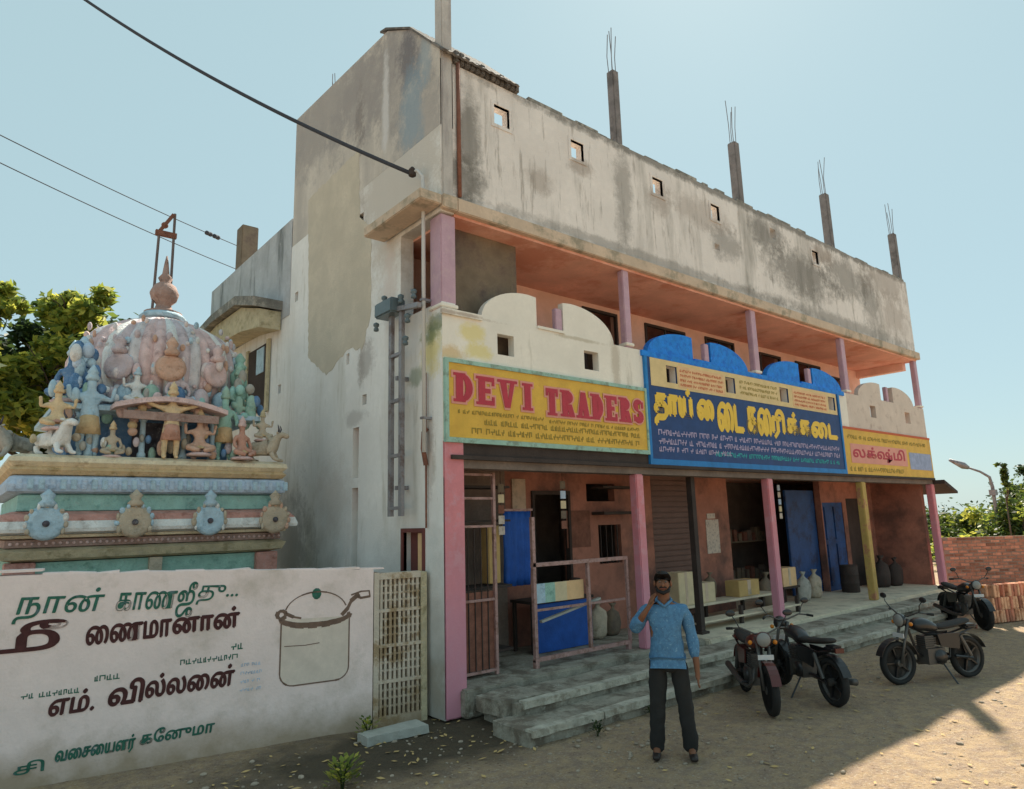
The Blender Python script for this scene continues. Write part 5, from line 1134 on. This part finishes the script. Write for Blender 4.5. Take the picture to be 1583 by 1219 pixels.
    for sx, fx in ((-1,-.15),(1,.17)):
        c3(0, [(sx*.1,0,.85),(fx*.8,-.012,.52),(fx,.01,.15),(fx*1.02,.01,.035)], [.108,.083,.078,.084])
    tme = skin_mesh(V3, E3, R3, sub=2)
    for v in tme.vertices: v.co += v.normal*(.012*nz.noise(Vector((v.co.x*10,v.co.y*10,v.co.z*14)))+.006*nz.noise(v.co*28))
    mesh_obj(tme, 'trousers', 'trouser', t)
    for fx in (-.155, .178):
        sh_ = skin_mesh([(fx,.03,.045),(fx*1.03,-.06,.042),(fx*1.07,-.17,.03)], [(0,1),(1,2)], [(.042,.042),(.045,.04),(.04,.025)], sub=2)
        mesh_obj(sh_, 'shoe', 'shoe', t)
    t.scale = (s, s, s)
person()
# ================================================================ TREES AND PLANTS
def tree(name, label, loc, trunk_h, clumps, leaf, nleaf, lsize, cat='tree', group=None, tr=.14):
    t = thing(name, label, cat, loc, 0, group)
    mb = MB(); top = Vector((0,0,trunk_h)); mb.tube([(0,0,-.2),(.05,.03,trunk_h*.5),tuple(top)], [tr,tr*.8,tr*.6], 8)
    for (cx, cy, cz, rx, rz) in clumps:
        c_ = Vector((cx,cy,cz)); m_ = top.lerp(c_, .5)+Vector((random.uniform(-.2,.2),random.uniform(-.2,.2),.1)); mb.tube([tuple(top-Vector((0,0,.3))),tuple(m_),tuple(c_)], [tr*.5,tr*.3,tr*.08], 6)
        for k in range(4):
            e = c_+Vector((random.uniform(-1,1)*rx,random.uniform(-1,1)*rx,random.uniform(-.6,1)*rz))*.8; mb.tube([tuple(m_),tuple(c_.lerp(e,.5)),tuple(e)], [tr*.2,tr*.1,.008], 5)
    mb.build('trunk', 'bark', t, world=False, smooth=True)
    V = []; F = []; tot = sum(c[3]**2*c[4] for c in clumps)
    for (cx, cy, cz, rx, rz) in clumps:
        n = int(nleaf*rx*rx*rz/tot); subs = [(random.gauss(0,.5)*rx, random.gauss(0,.5)*rx, random.gauss(0,.45)*rz) for _ in range(max(5, int(9*rx)))]
        for _ in range(n):
            sx_, sy_, sz_ = random.choice(subs); r_ = rx*.32
            p = Vector((cx+sx_+random.gauss(0,.5)*r_, cy+sy_+random.gauss(0,.5)*r_, cz+sz_+random.gauss(0,.45)*r_))
            q = Vector((random.gauss(0,1),random.gauss(0,1),random.gauss(0,.6))).normalized(); w_ = q.cross(Vector((random.gauss(0,1),random.gauss(0,1),random.gauss(0,1)))).normalized(); l_ = lsize*random.uniform(.6,1.3)
            k = len(V); V += [tuple(p-q*l_*.5), tuple(p+w_*l_*.22), tuple(p+q*l_*.5), tuple(p-w_*l_*.22)]; F.append((k,k+1,k+2,k+3))
    MB().add(V, F).build('crown', leaf, t, world=False, fixn=False)
    return t
tree('leafy_tree', 'yellow green leafy tree rising behind the shrine at the left', (-3.0,9.5,0), 4.0,
     [(-.02,0,6.7,.55,.55),(-.05,0,6.3,.62,.6),(-.05,.1,5.9,.8,.8),(-.15,-.1,5.1,.9,.9),(.35,.1,6.0,.4,.5),(-.6,0,4.5,.8,.8)], 'leafy', 24000, .22)
tree('leafy_tree', 'yellow leafy tree at the left edge of the view', (-4.6,8.8,0), 3.8, [(.35,0,6.3,.42,.5),(.3,-.2,5.2,.6,.8),(-.4,0,5.8,.8,.9),(-.9,0,4.8,1.2,1.2),(.3,0,4.3,.8,.8)], 'leafy', 24000, .22)
tree('dark_tree', 'dark green tree low behind the shrine dome', (-2.6,11.8,0), 3.6, [(.5,0,6.6,.8,.7),(-.3,0,6.4,.9,.9),(-1.3,0,5.9,1.1,1.0),(.9,0,5.6,1.0,1.0),(-2.2,0,5.2,1.3,1.3),(0,0,4.6,1.6,1.2),(-3.6,.5,5.0,1.5,1.6)], 'leafd', 34000, .24)
k = 0
for (u, v, d, r_, h_, lf) in ((1476,812,36,1.0,.7,'leafm'),(1512,815,34,1.1,.7,'leafm'),(1548,808,31,1.1,.8,'leafy'),(1583,802,30,1.2,.8,'leafm'),(1625,795,34,1.8,1.2,'leafm'),(1578,758,44,.8,.9,'leafd'),(1690,785,38,3,1.4,'leafd'),(1440,805,48,2.0,1.2,'leafd')):
    p = ray(u, v, d); k += 1
    tree('roadside_bush', ['small bush right of the sunshade tip above the brick wall','yellow green bush below the street lamp','bush right of the street lamp post','yellow green bush at the right edge of the view','bush just beyond the right edge','taller thin tree at the right edge behind the bushes','dark tree mass outside the right edge','far dark trees behind the end of the building'][k-1],
         (p.x, p.y, 0), max(.4, p.z-.6), [(0,0,p.z-.1,r_,h_),(.9*r_,.2,p.z-.5,r_*.9,h_*.9),(-.8*r_,.2,p.z-.7,r_*.9,h_*.8),(0,0,p.z-h_*1.4,r_*1.4,h_)], lf, 7000, .22, 'bush' if k != 6 else 'tree', 'bushes beyond the brick wall')
tree('sprout', 'thin young shoot rising above the bushes near the street lamp', tuple(ray(1560,800,28).xy)+(0,), 2.6, [(0,0,3.0,.22,.35),(.1,0,3.5,.16,.2)], 'leafm', 250, .2, 'plant', None, .03)
# street lamp
lp = ray(1540,790,30); pr = Vector((r2.x, r2.y, 0)).normalized()
SL = thing('street_lamp', 'street lamp with a curved arm above the bushes at the right', 'street lamp', (lp.x, lp.y, 0))
ht = ray(1540,752,30).z
MB().tube([(0,0,0),(0,0,ht),tuple(pr*-.05+Vector((0,0,ht+.35))),tuple(pr*-.35+Vector((0,0,ht+.55))),tuple(pr*-.8+Vector((0,0,ht+.72)))], [.07,.06,.05,.04,.035], 8).build('pole', 'mast', SL, world=False, smooth=True)
a = pr*-.75+Vector((0,0,ht+.70)); b = pr*-1.4+Vector((0,0,ht+1.0))
MB().tube([tuple(a),tuple(a.lerp(b,.3)),tuple(b)], [.06,.13,.05], 8).build('lamp_head', 'mast', SL, world=False, smooth=True)
MB().box(-.12,.12,-.1,.1,ht-.3,ht-.1).build('junction_box', 'mast', SL, world=False)
# weeds
def weed(x, y, n, hgt, lf, label, group='weeds by the wall foot'):
    t = thing('weed', label, 'weed', (x,y,gz(x,y)), 0, group); V = []; F = []
    for _ in range(n):
        a = random.uniform(0,6.28); r_ = random.uniform(0,hgt*.6); h_ = random.uniform(.2,1)*hgt; d = Vector((math.cos(a),math.sin(a),random.uniform(.2,.9))).normalized(); w_ = d.cross(Vector((0,0,1))).normalized(); l_ = hgt*.32
        p = Vector((math.cos(a)*r_, math.sin(a)*r_, h_)); k = len(V); V += [tuple(p), tuple(p+d*l_*.5+w_*l_*.3), tuple(p+d*l_), tuple(p+d*l_*.5-w_*l_*.3)]; F.append((k,k+1,k+2,k+3))
    MB().add(V, F).build('leaves', lf, t, world=False, fixn=False)
    st_ = MB()
    for k in range(4):
        a = k*1.6; st_.tube([(0,0,-.05),(math.cos(a)*.1*hgt,math.sin(a)*.1*hgt,hgt*.5),(math.cos(a)*.35*hgt,math.sin(a)*.35*hgt,hgt)], .006, 4)
    st_.build('stems', 'leafd', t, world=False)
weed(-1.80, -1.0, 130, .22, 'leafy', 'yellow green weed clump on the dark soil in the foreground')
weed(-.95, .18, 60, .18, 'leafy', 'small yellow green weed at the foot of the wall beside the lattice screen')
weed(.75, -1.5, 60, .12, 'leafd', 'dark weed in front of the broken step')
weed(1.7, -1.4, 50, .1, 'leafd', 'low dark weed beside the standing man')
# litter and small stones
mb = MB()
for _ in range(700):
    x = random.uniform(-3.8, 10); y = random.uniform(-6, -1.4)
    if random.random() < .35: x = random.uniform(-3.5, 1.5); y = random.uniform(-1.6, .2) if x < .1 else random.uniform(-2.6,-1.4)
    s = random.choice((.006,.01,.012,.02)) * random.uniform(.7,1.5)
    z = .035*nz.noise(Vector((x*.8, y*.8, 0))) - .02; mb.ball((x,y,z+s*.3), s, 6, sx=random.uniform(.7,1.4), sy=random.uniform(.7,1.4), sz=.6)
mb.build('gravel', 'pebble', kind='stuff')

V = []; F = []
for _ in range(420):
    x = random.uniform(-3.6, 9); y = random.uniform(-5.2, -1.5)
    if random.random() < .4: x = random.uniform(-3.6, .2); y = random.uniform(-1.4, .2)
    z = .035*nz.noise(Vector((x*.8, y*.8, 0))) - .005; a = random.uniform(0, 6.28); l_ = random.uniform(.015, .05); d = Vector((math.cos(a), math.sin(a), random.uniform(-.1,.3))); n_ = Vector((-d.y, d.x, random.uniform(-.3,.3)))
    p = Vector((x, y, z)); k = len(V); V += [tuple(p-d*l_), tuple(p+n_*l_*.45), tuple(p+d*l_), tuple(p-n_*l_*.45)]; F.append((k,k+1,k+2,k+3))
MB().add(V, F).build('leaf_litter', 'card', fixn=False, kind='stuff')
